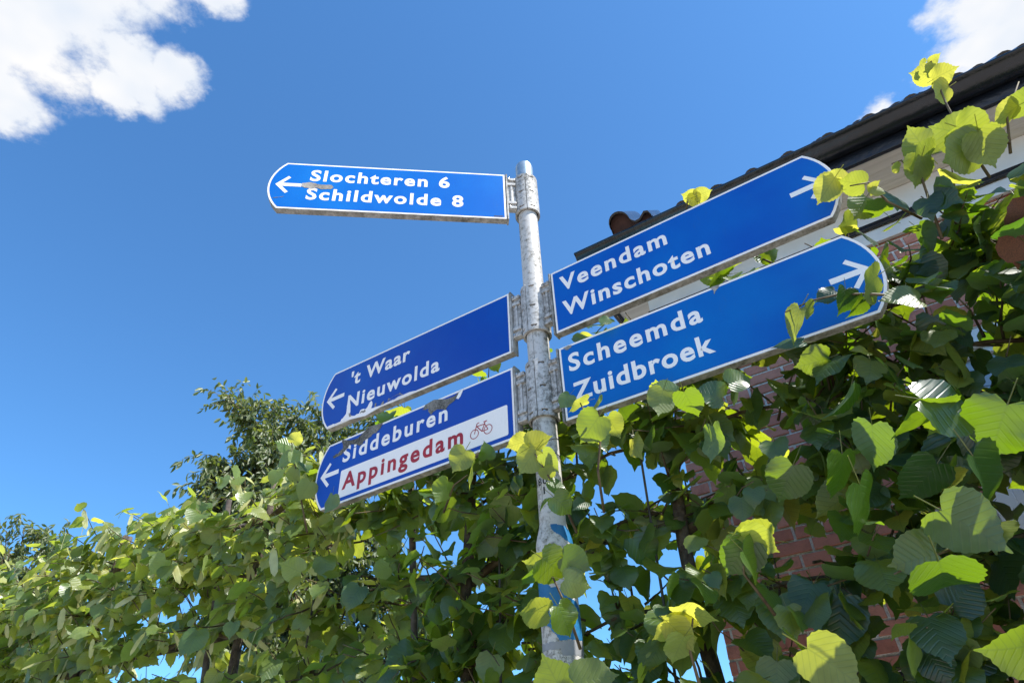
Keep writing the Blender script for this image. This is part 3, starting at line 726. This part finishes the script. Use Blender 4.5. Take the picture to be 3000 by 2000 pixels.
def leaf_datablock(name, geo, mat):
    V, Fc, UV, yg = geo; me = mesh(name, V, Fc); me.materials.append(M[mat])
    a = me.attributes.new('luv', 'FLOAT_VECTOR', 'POINT'); a.data.foreach_set('vector', UV.astype(np.float32).ravel())
    a = me.attributes.new('young', 'FLOAT', 'POINT'); a.data.foreach_set('value', [yg] * len(V))
    me.polygons.foreach_set('use_smooth', [True] * len(me.polygons)); return me
def merged(name, items, geos, mat, parent):
    """items: (variant, 3x3 basis scaled, position, tint) joined into one mesh"""
    VV = []; FF = []; UVs = []; T_ = []; Y_ = []; o = 0
    for var, B, P, tn in items:
        V, Fc, UV, yg = geos[var]
        VV.append(V @ B.T + P); UVs.append(UV); T_.append(np.full(len(V), tn)); Y_.append(np.full(len(V), yg))
        FF += [tuple(i + o for i in q) for q in Fc]; o += len(V)
    me = mesh(name, np.concatenate(VV).tolist(), FF)
    me.attributes.new('luv', 'FLOAT_VECTOR', 'POINT').data.foreach_set('vector', np.concatenate(UVs).astype(np.float32).ravel())
    me.attributes.new('tint', 'FLOAT', 'POINT').data.foreach_set('value', np.concatenate(T_).astype(np.float32))
    me.attributes.new('young', 'FLOAT', 'POINT').data.foreach_set('value', np.concatenate(Y_).astype(np.float32))
    ob = add(name, me, mat, parent, True); tag(ob, kind='stuff'); return ob
LG = [lime_leaf(s) for s in range(9)] + [lime_leaf(40 + s, .45) for s in range(4)] + [lime_leaf(60 + s, 1.0, .9) for s in range(3)]
LGF = [lime_leaf(s, 0, 1, True) for s in range(9)] + [lime_leaf(40 + s, .45, 1, True) for s in range(4)] + [lime_leaf(60 + s, 1.0, .92, True) for s in range(3)]
LMF = {k: [leaf_datablock('leaf', g_, k) for g_ in LGF] for k in ('leaf', 'leaf_halflit', 'leaf_sunlit')}
LMS = {k: [leaf_datablock('leaf', g_, k) for g_ in LG] for k in ('leaf', 'leaf_halflit', 'leaf_sunlit')}
LANCE = [lance_leaf(s) for s in range(5)]; BR = [bract_leaf(s) for s in range(4)]
UPV = np.array([0, 0, 1.0]); SUNV = np.array(SUN)
def basis(tip, nrm, size):
    y = norm(tip); z = norm(nrm - y * (nrm @ y)); x = np.cross(y, z); return np.stack([x, y, z], 1) * size
CAMV = np.array(CAM)
def at(px_, py_, n):
    """point on the upright plane n metres from the camera, parallel to the house wall, seen at a picture position"""
    d = np.array(CF) + np.array(CR) * (px_ - 1500) / FPX - np.array(CU) * (py_ - 1000) / FPX
    return CAMV + d * (n / (d @ EN))

# ------------------------------------------------------------------ trellis that carries the limes
HN = 1.86
trel = empty('trellis', (*W(-2.2, HN, 0)[:2], 0)); tag(trel, 'weathered wooden batten trellis that the lime hedge is tied to', 'trellis')
tl0 = np.array([*W(-2.2, HN, 0)[:2], 0])
def rail(name, a, b, r, mat='batten'):
    k = 14; rr = random.Random(a[0] * 99 + a[2] * 7)
    pts = [np.array(a) * (1 - i / k) + np.array(b) * i / k + np.array([0, 0, rr.uniform(-.006, .006)]) - tl0 for i in range(k + 1)]
    ac = Acc(); ac.add(tube_geo(pts, [r * rr.uniform(.9, 1.1) for _ in pts], 7)); return ac.build(name, mat, trel)
for z in (1.84, 2.335, 2.835):
    rail('rail', W(-9.0, HN + .05, z + .02), W(-2.3, HN + .03, z), .018); rail('rail', W(-2.5, HN + .06, z + .01), W(3.6, HN + .04, z), .018)
for u, lean in ((-2.62, .16), (-1.52, .10), (.95, 0.0), (-3.6, .0), (-4.9, .05)):
    rail('stake', W(u + lean, HN - .06, 1.2), W(u - lean, HN - .02, 2.98), .013)
for u in (-1.15, -.62, -2.0): rail('rod', W(u, HN - .1, 1.6), W(u + .02, HN - .08, 3.02), .004, 'rod')

# ------------------------------------------------------------------ signs as obstacles for growth (boards were kept clear)
SIGNP = []
for az, zt, lo, hi in ((148.88, 3.193, -1, 0), (147.3, 2.8602, -1, 0), (-31.62, 3.1932, 0, 1), (-30.86, 2.8577, 0, 1)):
    u_ = np.array([math.cos(R(az)), math.sin(R(az)), 0]); n_ = np.array([u_[1], -u_[0], 0])
    if n_[1] > 0: n_ = -n_
    SIGNP.append((u_, n_, np.array([PX, PY, 0]), zt))
def clear_of_signs(P, size):
    m = size * .55
    for u_, n_, b, zt in SIGNP:
        d = P - b; s = d @ u_; off = d @ n_; z = P[2]
        if -.02 < s < 1.03 + m and zt - H - m * .8 < z < zt + m * .7 and -.05 - m < off < .12 + m: return False
        ray = P - CAMV; den = ray @ n_; t = ((b - CAMV) @ n_) / den     # in front of a board's face
        if t > 1.0:
            Q = CAMV + ray * t; s = (Q - b) @ u_
            if 0.0 < s < 1.06 + m * .6 and zt - H + .012 - m * .35 < Q[2] < zt + m * .5: return False
    d = P[:2] - np.array([PX, PY])
    if np.hypot(*d) < .06 + m and P[2] > 1.85: return False
    lat = abs(P[0] * PY - P[1] * PX) / math.hypot(PX, PY)
    if np.hypot(P[0], P[1]) < math.hypot(PX, PY) and lat < .05 + m * .8 and P[2] > 1.95: return False
    return True
HOLES = []
for x, y, r in ((1850, 1375, 75), (1795, 1325, 45), (1905, 1400, 40), (1745, 1800, 55), (1715, 1770, 35), (1860, 1600, 25), (2012, 1370, 22), (1690, 1420, 25), (1480, 1300, 28), (1130, 1900, 25), (960, 1640, 25), (560, 1700, 22), (1320, 1640, 20), (700, 1830, 22),
                (2380, 1590, 68), (2480, 1560, 62), (2430, 1640, 40), (2210, 1190, 48), (2260, 1170, 40), (2120, 1305, 45), (2180, 1340, 35), (2330, 1330, 30), (2800, 1565, 55), (2745, 1490, 45), (2860, 1590, 40), (2945, 1975, 62), (2890, 1945, 35), (2150, 1955, 55), (2090, 1890, 40), (2290, 1470, 32), (2885, 1400, 30), (2320, 1720, 42), (2560, 1720, 40), (2230, 1120, 30),
                (2470, 965, 30), (2520, 1090, 30), (2650, 1480, 30), (2250, 1830, 30), (2370, 1900, 35), (2960, 1540, 40), (2985, 1100, 25), (2740, 1130, 22), (2850, 480, 40), (2930, 520, 35), (2700, 610, 25), (2560, 500, 60), (2650, 330, 80), (2850, 270, 50)):
    P = at(x, y, HN); HOLES.append((P @ EU, P[2], r / FPX * HN * (1.35 if x < 2010 or y < 650 else .72)))
def in_hole(P):
    """gaps in the hedge, where the sky and the wall show between the branches"""
    d = P - CAMV; Q = CAMV + d * (HN / (d @ EN)); u, z = Q @ EU, Q[2]
    return any((u - a) ** 2 + (z - b) ** 2 < r * r for a, b, r in HOLES)
def top_at(u):
    ks = [(-9, 3.05), (-6, 3.02), (-4.8, 3.04), (-4.2, 2.98), (-3.7, 3.14), (-3.2, 3.02), (-2.8, 2.98), (-2.45, 3.10), (-2.1, 2.98), (-1.6, 2.90), (-1.1, 2.86), (-.6, 2.90), (-.2, 3.0), (.1, 3.1), (.45, 3.18), (.8, 3.3), (1.2, 3.5), (2.0, 3.65), (4, 3.65)]  # right end heightened beyond the view to cast shade on the hedge
    return float(np.interp(u, [k[0] for k in ks], [k[1] for k in ks]))

# hand-placed shoots: twig paths and leaves (picture x, y, distance n, size in m, tip angle in degrees, facing, youth)
HERO_TWIGS = [[(2640, 868, 1.50), (2560, 862, 1.45), (2460, 862, 1.43), (2380, 880, 1.43), (2300, 915, 1.42)],
              [(2700, 640, 1.62), (2600, 590, 1.52), (2545, 535, 1.47), (2490, 545, 1.46)],
              [(2900, 520, 1.66), (2820, 400, 1.62), (2770, 300, 1.60), (2735, 215, 1.59), (2725, 165, 1.59)],
              [(2960, 420, 1.6), (2860, 390, 1.55), (2790, 395, 1.53)], [(2960, 450, 1.62), (2950, 340, 1.58), (2985, 240, 1.57)],
              [(2760, 700, 1.62), (2700, 520, 1.58), (2640, 470, 1.56), (2612, 480, 1.56)],
              [(1690, 1560, 1.55), (1640, 1450, 1.47), (1575, 1340, 1.45), (1540, 1290, 1.45)],
              [(1770, 1500, 1.55), (1752, 1380, 1.46), (1760, 1270, 1.46), (1720, 1220, 1.46), (1700, 1180, 1.46)],
              [(900, 1560, 1.62), (880, 1450, 1.58), (860, 1340, 1.57), (850, 1270, 1.57)],
              [(2010, 620, 1.80), (2015, 580, 1.78), (2020, 560, 1.78)], [(2080, 800, 1.75), (2090, 770, 1.75)], [(2260, 770, 1.72), (2215, 750, 1.72)],
              [(2060, 2040, 1.45), (2020, 1900, 1.40), (2030, 1810, 1.38)], [(2270, 1800, 1.5), (2180, 1680, 1.42), (2172, 1580, 1.40)],
              [(1700, 1900, 1.5), (1660, 1780, 1.44), (1620, 1690, 1.43), (1560, 1660, 1.43)],
              [(2800, 1600, 1.6), (2700, 1640, 1.45), (2620, 1680, 1.4)], [(1300, 1500, 1.6), (1330, 1420, 1.5), (1370, 1390, 1.48)]]
HERO = [  # over and round the Scheemda board
    (2320, 955, 1.42, .080, 250, 0, .3), (2362, 908, 1.43, .042, 205, 1, .45), (2417, 862, 1.44, .046, 200, 0, 0), (2478, 885, 1.43, .058, 262, 0, 0), (2535, 838, 1.43, .085, 215, 1, .45), (2515, 905, 1.45, .055, 255, 0, 0),
    (2640, 868, 1.46, .075, 170, 0, .45), (2300, 1010, 1.47, .07, 190, 0, 0), (2380, 1065, 1.50, .07, 200, 0, 0), (2170, 1110, 1.50, .06, 20, 0, .45), (2075, 1150, 1.48, .065, 160, 0, 0), (2025, 1185, 1.47, .07, 300, 0, 0), (1945, 1140, 1.47, .06, 150, 0, 0), (1930, 1180, 1.46, .065, 250, 1, .45),
    (1690, 1185, 1.46, .060, 200, 1, 1), (1655, 1175, 1.47, .045, 230, 0, 0), (1745, 1190, 1.47, .055, 250, 0, 0), (1725, 1260, 1.44, .085, 235, 0, .45), (1800, 1250, 1.5, .06, 300, 1, .45),
    # the bright shoot in front of the Veendam tip and above it
    (2420, 560, 1.46, .072, 240, 1, 1), (2440, 520, 1.46, .05, 160, 1, 1), (2495, 535, 1.47, .060, 170, 1, .45), (2560, 545, 1.48, .035, 60, 1, 1), (2575, 560, 1.48, .03, 330, 1, 1),
    (2020, 575, 1.78, .062, 160, 1, 1), (2062, 566, 1.78, .055, 20, 1, 1), (2035, 590, 1.79, .05, 280, 1, 1), (2065, 800, 1.74, .08, 200, 1, .45), (2130, 770, 1.75, .07, 10, 1, .45), (2215, 745, 1.72, .055, 150, 0, .45), (2260, 740, 1.72, .06, 20, 0, 0), (2210, 812, 1.7, .06, 170, 1, .45), (1755, 975, 1.72, .05, 150, 0, 0), (1720, 985, 1.74, .04, 20, 1, 1),
    (2700, 218, 1.59, .062, 170, 1, 1), (2765, 215, 1.59, .066, 30, 1, 1), (2738, 172, 1.59, .034, 60, 1, 1), (2700, 182, 1.59, .024, 170, 1, 1), (2752, 275, 1.60, .072, 215, 1, 1),
    (2690, 412, 1.56, .085, 120, 1, .45), (2682, 470, 1.55, .095, 200, 1, .45), (2690, 505, 1.56, .075, 260, 1, .45), (2790, 385, 1.54, .100, 160, 1, .45), (2850, 385, 1.54, .095, 350, 1, .45), (2800, 448, 1.54, .100, 200, 1, .45), (2880, 440, 1.56, .09, 300, 1, .45), (2945, 340, 1.57, .075, 220, 1, 1), (2980, 310, 1.57, .08, 200, 1, .45), (2620, 490, 1.56, .03, 180, 1, 1), (2520, 610, 1.6, .075, 235, 1, .45), (2480, 650, 1.62, .07, 200, 1, .45),
    # in front of the pole
    (1515, 1298, 1.45, .060, 195, 1, 1), (1583, 1292, 1.45, .066, 25, 1, 1), (1545, 1352, 1.45, .072, 235, 1, .45), (1618, 1352, 1.45, .062, 320, 1, .45), (1606, 1388, 1.46, .040, 300, 1, .45), (1636, 1432, 1.46, .052, 320, 0, 0), (1590, 1478, 1.46, .042, 215, 0, .45), (1652, 1480, 1.46, .06, 320, 0, 0),
    (1575, 1655, 1.43, .068, 165, 1, .45), (1560, 1690, 1.43, .066, 225, 0, 0), (1630, 1665, 1.42, .085, 320, 0, 0), (1690, 1650, 1.43, .065, 340, 0, .45), (1695, 1705, 1.43, .06, 350, 0, .45), (1560, 1785, 1.45, .07, 170, 1, .45), (1660, 1820, 1.43, .07, 300, 0, 0), (1625, 1985, 1.40, .095, 120, 0, .45), (1745, 1985, 1.40, .085, 20, 0, .45),
    # round the tip of the Siddeburen board
    (835, 1300, 1.57, .075, 160, 0, .45), (870, 1278, 1.57, .055, 60, 1, 1), (830, 1350, 1.56, .07, 220, 0, 0), (868, 1345, 1.56, .06, 300, 0, .45), (858, 1398, 1.56, .062, 250, 0, 0), (892, 1438, 1.55, .07, 240, 0, 0), (850, 1430, 1.57, .065, 200, 0, .45), (968, 1478, 1.50, .060, 260, 0, 0), (1030, 1500, 1.52, .075, 230, 0, 0), (1370, 1395, 1.47, .075, 250, 0, .45), (1345, 1350, 1.48, .07, 240, 1, .45), (1425, 1318, 1.5, .05, 90, 0, 0), (1290, 1440, 1.5, .07, 230, 0, 0),
    # bright and large leaves low on the right
    (1980, 1815, 1.38, .062, 150, 1, 1), (2040, 1795, 1.38, .075, 10, 1, 1), (1945, 1850, 1.39, .05, 200, 1, 1), (2000, 1860, 1.38, .062, 320, 1, 1), (1985, 1900, 1.38, .06, 250, 1, .45),
    (2178, 1568, 1.40, .085, 175, 1, .45), (2225, 1590, 1.40, .07, 340, 1, .45), (2160, 1640, 1.40, .08, 245, 0, 0), (2215, 1660, 1.40, .082, 310, 0, 0), (2545, 1500, 1.42, .110, 290, 0, 0), (2685, 1215, 1.42, .115, 200, 0, .45), (2800, 1195, 1.40, .115, 345, 0, 0), (2920, 1270, 1.42, .105, 260, 0, 0), (2975, 1905, 1.30, .085, 190, 0, 0), (2775, 1710, 1.36, .10, 300, 0, .45),
    (2440, 1945, 1.36, .085, 330, 1, .45), (2690, 1640, 1.40, .08, 190, 0, .45), (2850, 1545, 1.38, .10, 330, 1, 0), (2100, 1300, 1.5, .08, 280, 0, 0), (2420, 1065, 1.48, .09, 200, 0, 0), (2470, 1190, 1.48, .09, 250, 0, 0), (2560, 1310, 1.46, .09, 280, 0, 0), (2700, 1420, 1.44, .09, 240, 0, 0), (2900, 1420, 1.42, .11, 300, 0, 0), (2470, 1400, 1.46, .09, 270, 0, 0), (2300, 1420, 1.48, .085, 250, 0, 0)]
hero_items = []
rh = np.random.default_rng(5)
CRv, CUv, CFv = np.array(CR), np.array(CU), np.array(CF)
for px_, py_, n, size, ang, face, yg in HERO:
    P = at(px_, py_, n); a = R(ang)
    tip = CRv * math.cos(a) + CUv * math.sin(a) + CFv * rh.uniform(-.35, .35)
    nrm = -CFv * .75 + UPV * .6 + rh.normal(0, .42, 3)
    if face == 1: nrm = CFv * .75 + UPV * .65 + rh.normal(0, .25, 3)          # underside towards the street
    if face == 0 and yg == .45 and rh.random() < .75: yg = 0
    var = {0: int(rh.integers(0, 9)), .45: 9 + int(rh.integers(0, 4)), .3: 9, 1: 13 + int(rh.integers(0, 3))}[yg]
    B = basis(tip, nrm, size * 1.12); hero_items.append((var, B, P - B[:, 1] * .5, float(rh.random())))

# ------------------------------------------------------------------ espaliered lime trees
def lime_tree(u0, span, label, dens=1.0, bracts=0, big=1.0, heroes=(), lmat='leaf'):
    base = np.array([*W(u0, HN, 0)[:2], 0.0])
    root = empty('lime_tree', tuple(base)); tag(root, label, 'tree', 'espaliered lime trees of the hedge')
    rr = np.random.default_rng(int(abs(u0) * 1000) + 3)
    tr = Acc(); k = 12
    pts = [W(u0 + .015 * math.sin(i * 1.3), HN - .03 + .01 * math.cos(i), 3.0 * i / k) - base for i in range(k + 1)]
    tr.add(tube_geo(pts, [.036 * (1 - .6 * i / k) for i in range(k + 1)], 9)); tr.build('trunk', 'bark', root)
    br = Acc(); items = []; brc = []
    def leaf(P, out, size, yg=0):
        if not clear_of_signs(P, size) or in_hole(P): return
        tip = norm(out) * .55 + UPV * rr.uniform(-1.05, -.25) + rr.normal(0, .42, 3)
        nrm = norm(out) * .45 + UPV * .85 + SUNV * .35 + rr.normal(0, .5, 3)
        var = int(rr.integers(0, 9)) if yg == 0 else (9 + int(rr.integers(0, 4)) if yg < .8 else 13 + int(rr.integers(0, 3)))
        B = basis(tip, nrm, size); items.append((var, B, P + B[:, 1] * .35 + UPV * .01, float(rr.random())))
    extra = lambda: rr.choice([0., .04, .10, .20], p=[.35, .25, .22, .18])
    for zt in (1.72, 1.84, 2.08, 2.335, 2.58, 2.835) + ((3.1,) if u0 > 1 else ()):
        for sd in (-1, 1):
            L = span[0] if sd < 0 else span[1]
            pts = [W(u0 + sd * L * t, HN - .03 + .02 * math.sin(5 * t + zt), zt + .03 * math.sin(4 * t) - .05 * (1 - t)) - base for t in np.linspace(0, 1, 9)]
            br.add(tube_geo(pts, list(np.linspace(.016, .006, 9) if zt in (1.84, 2.335, 2.835) else np.linspace(.007, .004, 9)), 6))
            ns = int(L / .027 * dens)
            for i in range(ns):
                t = rr.random(); u = u0 + sd * L * t
                P0 = W(u, HN - .03, zt + rr.normal(0, .02))
                top = zt > 2.6
                dn = rr.choice([-1, -1, 1]) * rr.uniform(.25, 1.0); dz = rr.uniform(-.35, .9) if not top else rr.uniform(-.55, .8)
                d = norm(EN * dn + EU * rr.normal(0, .5) + UPV * dz)
                Ls = rr.uniform(.14, .36); ex = extra()
                if top and d[2] > 0: Ls = min(Ls, max(.05, (top_at(u) + ex - zt) / max(d[2], .15) * rr.uniform(.7, 1.1)))
                nseg = max(2, int(Ls / .055)); P = P0.copy(); path = [P0]; dd = d.copy()
                ok = True
                for j in range(nseg):
                    dd = norm(dd + UPV * rr.normal(-.02, .12) + rr.normal(0, .12, 3)); P = P + dd * .055
                    q = P @ EN
                    if q < (1.40 if u > -.9 else 1.52) or q > 2.25 or P[2] > top_at(P @ EU) + .02 + ex: ok = False; break
                    path.append(P.copy())
                    out = norm(-EN * (.8 if (P @ EN) < HN else -.6) + dd * .3 + EU * rr.normal(0, .5))
                    age = j / max(1, nseg - 1)
                    yg = 0 if rr.random() > .22 + .3 * (age > .8) * (P[2] > 2.7) else (.45 if rr.random() < .72 else 1)
                    leaf(P + norm(rr.normal(0, 1, 3)) * .018, out, big * rr.uniform(.050, .096) * (1 - .25 * (age > .85)), yg)
                    if rr.random() < .35: leaf(P + norm(rr.normal(0, 1, 3)) * .035, out, big * rr.uniform(.045, .085), 0)
                if len(path) > 2 and all(clear_of_signs(p, .02) for p in path) and not in_hole(path[-1]) and not in_hole(path[len(path) // 2]): br.add(tube_geo([p - base for p in path], list(np.linspace(.0042, .0016, len(path))), 4))
                if bracts and rr.random() < bracts and len(path) > 2:
                    for q in path[1:]:
                        if rr.random() < .9:
                            B = basis(-UPV + rr.normal(0, .45, 3), rr.normal(0, 1, 3), rr.uniform(.07, .12)); brc.append((int(rr.integers(0, 4)), B, q - base + UPV * .0, float(rr.random())))
    for tw, its in heroes:
        for w_ in tw:
            P_ = [at(*q) - base for q in w_]; br.add(tube_geo(P_, list(np.linspace(.0042, .0018, len(P_))), 5))
        hero_set = its
    tag(br.build('branches', 'twig', root), kind='stuff')
    hs = [h for _, its in heroes for h in its]
    def score(it):
        P = it[2]; x, y, z = project(P); s = np.linalg.norm(it[1][:, 0]) / z
        return s * (1.0 if -40 < x < 3040 and -40 < y < 2060 else .05) * (1.25 if P @ EN < HN else .7)
    items.sort(key=score, reverse=True); nl = 300 - len(hs)
    for q_, (var, B, P, tn) in enumerate(hs + items[:nl]):
        o = bpy.data.objects.new('leaf', (LMF if q_ < len(hs) + 40 else LMS)[lmat][var]); COL.objects.link(o); o.parent = root
        m = Matrix.Identity(4)
        for i in range(3):
            for j in range(3): m[i][j] = B[i, j]
            m[i][3] = P[i] - base[i]
        o.matrix_local = m
    if items[nl:]: merged('leaves', [(v, B, P - base, t) for v, B, P, t in items[nl:]], LG, lmat, root)
    if brc: merged('bracts', brc, BR, 'bract', root)
    return root, len(items)
def near(it, lo, hi): 
    u = it[2] @ EU; return lo <= u < hi
TREES = [(-6.6, (2.2, .75), 'pale fruiting lime at the far end of the hedge, beside the dark tree', 1.0, .8, 1.0),
         (-5.1, (.75, .75), 'fruiting lime with many pale bracts, second from the far end of the hedge', 1.05, .8, 1.0),
         (-3.65, (.7, .6), 'fruiting lime under the open sky, beyond the leaning stakes', 1.1, .8, 1.0),
         (-2.45, (.6, .6), 'lime with a tall leafy shoot beside the tip of the Siddeburen board', 1.15, .35, 1.02),
         (-1.30, (.55, .42), 'lime growing directly under the Siddeburen board, its leaves touching the post', 1.2, 0, 1.05),
         (-.53, (.38, .5), 'lime with sky gaps between its branches, under the Scheemda board', 1.25, 0, 1.08),
         (.50, (.55, .6), 'dark shaded lime in front of the brick wall beside the window', 1.5, 0, 1.15),
         (1.65, (.6, 1.7), 'shaded lime covering the white window, with dry brown leaves', 1.5, 0, 1.15)]  # right span lengthened out of view, added foliage to block the sun
edges = [-99, -5.85, -4.4, -3.05, -1.85, -.88, -.02, 1.10, 99]
twig_u = [at(*t[-1]) @ EU for t in HERO_TWIGS]
last = None
for i, (u0, span, label, dens, brs, big) in enumerate(TREES):
    lo, hi = edges[i], edges[i + 1]
    tw = [t for t, q in zip(HERO_TWIGS, twig_u) if lo <= q < hi]; its = [h for h in hero_items if near(h, lo, hi)]
    last, cnt = lime_tree(u0, span, label, dens, brs, big, [(tw, its)], ('leaf_sunlit' if i < 4 else 'leaf_halflit' if i < 6 else 'leaf'))  # sunlit, half-lit and shaded leaf colours by place along the hedge
    print('tree', u0, cnt, len(its))
# two withered leaves hanging at the wall end of the hedge
lb = np.array(last.location)
dm = [leaf_datablock('dry_leaf', lime_leaf(90 + s), 'dry_leaf') for s in range(2)]
for k_, (x, y, n, sz, ang) in enumerate(((2985, 650, 1.5, .085, 250), (2985, 735, 1.52, .08, 280))):
    a = R(ang); B = basis(CRv * math.cos(a) + CUv * math.sin(a) + CFv * .2, -CFv + rh.normal(0, .3, 3), sz); P = at(x, y, n) - B[:, 1] * .5 - lb
    o = bpy.data.objects.new('dry_leaf', dm[k_]); COL.objects.link(o); o.parent = last; tag(o, 'withered brown curled leaf')
    o.matrix_local = Matrix([[*B[i], P[i]] for i in range(3)] + [[0, 0, 0, 1]])

# ------------------------------------------------------------------ trees behind the hedge
def back_tree(name, label, base, tips, trunk_top, leafsize, twigs, per, seed, tw_r=.9):
    root = empty(name, tuple(base)); tag(root, label, 'tree')
    rr = np.random.default_rng(seed); ac = Acc(); tk = Acc(); items = []
    tp = np.array(trunk_top) - base
    tk.add(tube_geo([tp * i / 6 + np.array([.03 * math.sin(i), .03 * math.cos(i), 0]) for i in range(7)], list(np.linspace(.14, .07, 7)), 9)); tk.build('trunk', 'bark', root)
    for T_ in tips:
        e = np.array(T_) - base; s = tp * rr.uniform(.55, 1.0); L = np.linalg.norm(e - s)
        mid_ = (s + e) / 2 + UPV * .12 * L + rr.normal(0, .05 * L, 3)
        pts = [(1 - t) ** 2 * s + 2 * t * (1 - t) * mid_ + t * t * e for t in np.linspace(0, 1, 12)]
        ac.add(tube_geo(pts, list(np.linspace(.035, .006, 12)), 5))
        for q in range(twigs):
            t = rr.uniform(.25, 1.0); i = min(10, int(t * 11)); P = pts[i] + (pts[i + 1] - pts[i]) * rr.random()
            d = norm((pts[i + 1] - pts[i]) / L * 3 + rr.normal(0, .8, 3) + UPV * .15); Lt = rr.uniform(.2, .55) * tw_r
            path = [P]
            for j in range(6):
                d = norm(d + rr.normal(0, .15, 3) - UPV * .08); P = P + d * Lt / 6; path.append(P)
                for _ in range(per):
                    tip = -UPV * rr.uniform(.3, 1.1) + d * .5 + rr.normal(0, .45, 3)
                    B = basis(tip, rr.normal(0, .8, 3) + UPV * .6 + SUNV * .5, leafsize * rr.uniform(.7, 1.15)); items.append((int(rr.integers(0, 5)), B, P + rr.normal(0, .02, 3), float(rr.random())))
            ac.add(tube_geo(path, list(np.linspace(.005, .002, 7)), 3))
    tag(ac.build('branches', 'twig', root), kind='stuff')
    merged('crown', items, LANCE, 'cherry', root); print(name, len(items)); return root
def far(px_, py_, dist):
    d = np.array(CF) + np.array(CR) * (px_ - 1500) / FPX - np.array(CU) * (py_ - 1000) / FPX
    return CAMV + d * (dist / math.hypot(d[0], d[1]))
tipsA = [(665, 1160, 8.6), (745, 1225, 8.7), (800, 1185, 9.0), (870, 1215, 8.8), (930, 1195, 9.2), (1000, 1215, 9), (1060, 1235, 9.3), (1115, 1215, 9.2), (620, 1335, 8.6), (600, 1385, 8.5), (640, 1420, 8.5), (590, 1480, 8.4), (560, 1500, 8.5), (700, 1330, 8.3), (780, 1300, 8.3), (860, 1330, 8.4),
         (950, 1300, 8.6), (690, 1450, 8.3), (780, 1420, 8.2), (900, 1420, 8.4), (640, 1560, 8.5), (720, 1600, 8.6), (850, 1560, 8.4), (1000, 1450, 8.6), (1100, 1350, 9), (760, 1700, 8.6), (900, 1720, 8.5), (1050, 1650, 8.7), (1150, 1500, 9), (1200, 1700, 9), (700, 1800, 8.8), (1000, 1850, 8.6), (1250, 1850, 8.8), (820, 1900, 8.6), (1350, 1750, 9.2), (1120, 1950, 8.8), (640, 1900, 8.8), (1400, 1950, 9)]
tb = far(900, 1500, 9.3); tb[2] = 0; tt = far(900, 1650, 9.2)
back_tree('cherry_tree', 'tall cherry tree with narrow drooping leaves behind the hedge', tb, [far(*t) for t in tipsA], tt, .115, 70, 3, 21)
tipsB = [(20, 1555, 15), (70, 1545, 15), (120, 1560, 15.2), (165, 1590, 15), (30, 1610, 14.6), (100, 1630, 14.6), (190, 1640, 15), (40, 1680, 14.6), (140, 1690, 14.6), (-60, 1560, 15), (-120, 1600, 15), (-50, 1660, 15), (90, 1760, 15), (200, 1740, 15), (0, 1800, 15), (300, 1820, 15.3), (420, 1800, 15.5)]
tb = far(60, 1700, 15.4); tb[2] = 0; tt = far(60, 1780, 15.3)
back_tree('garden_tree', 'dark green leafy tree far behind the end of the hedge', tb, [far(*t) for t in tipsB], tt, .14, 26, 3, 33, 1.2)
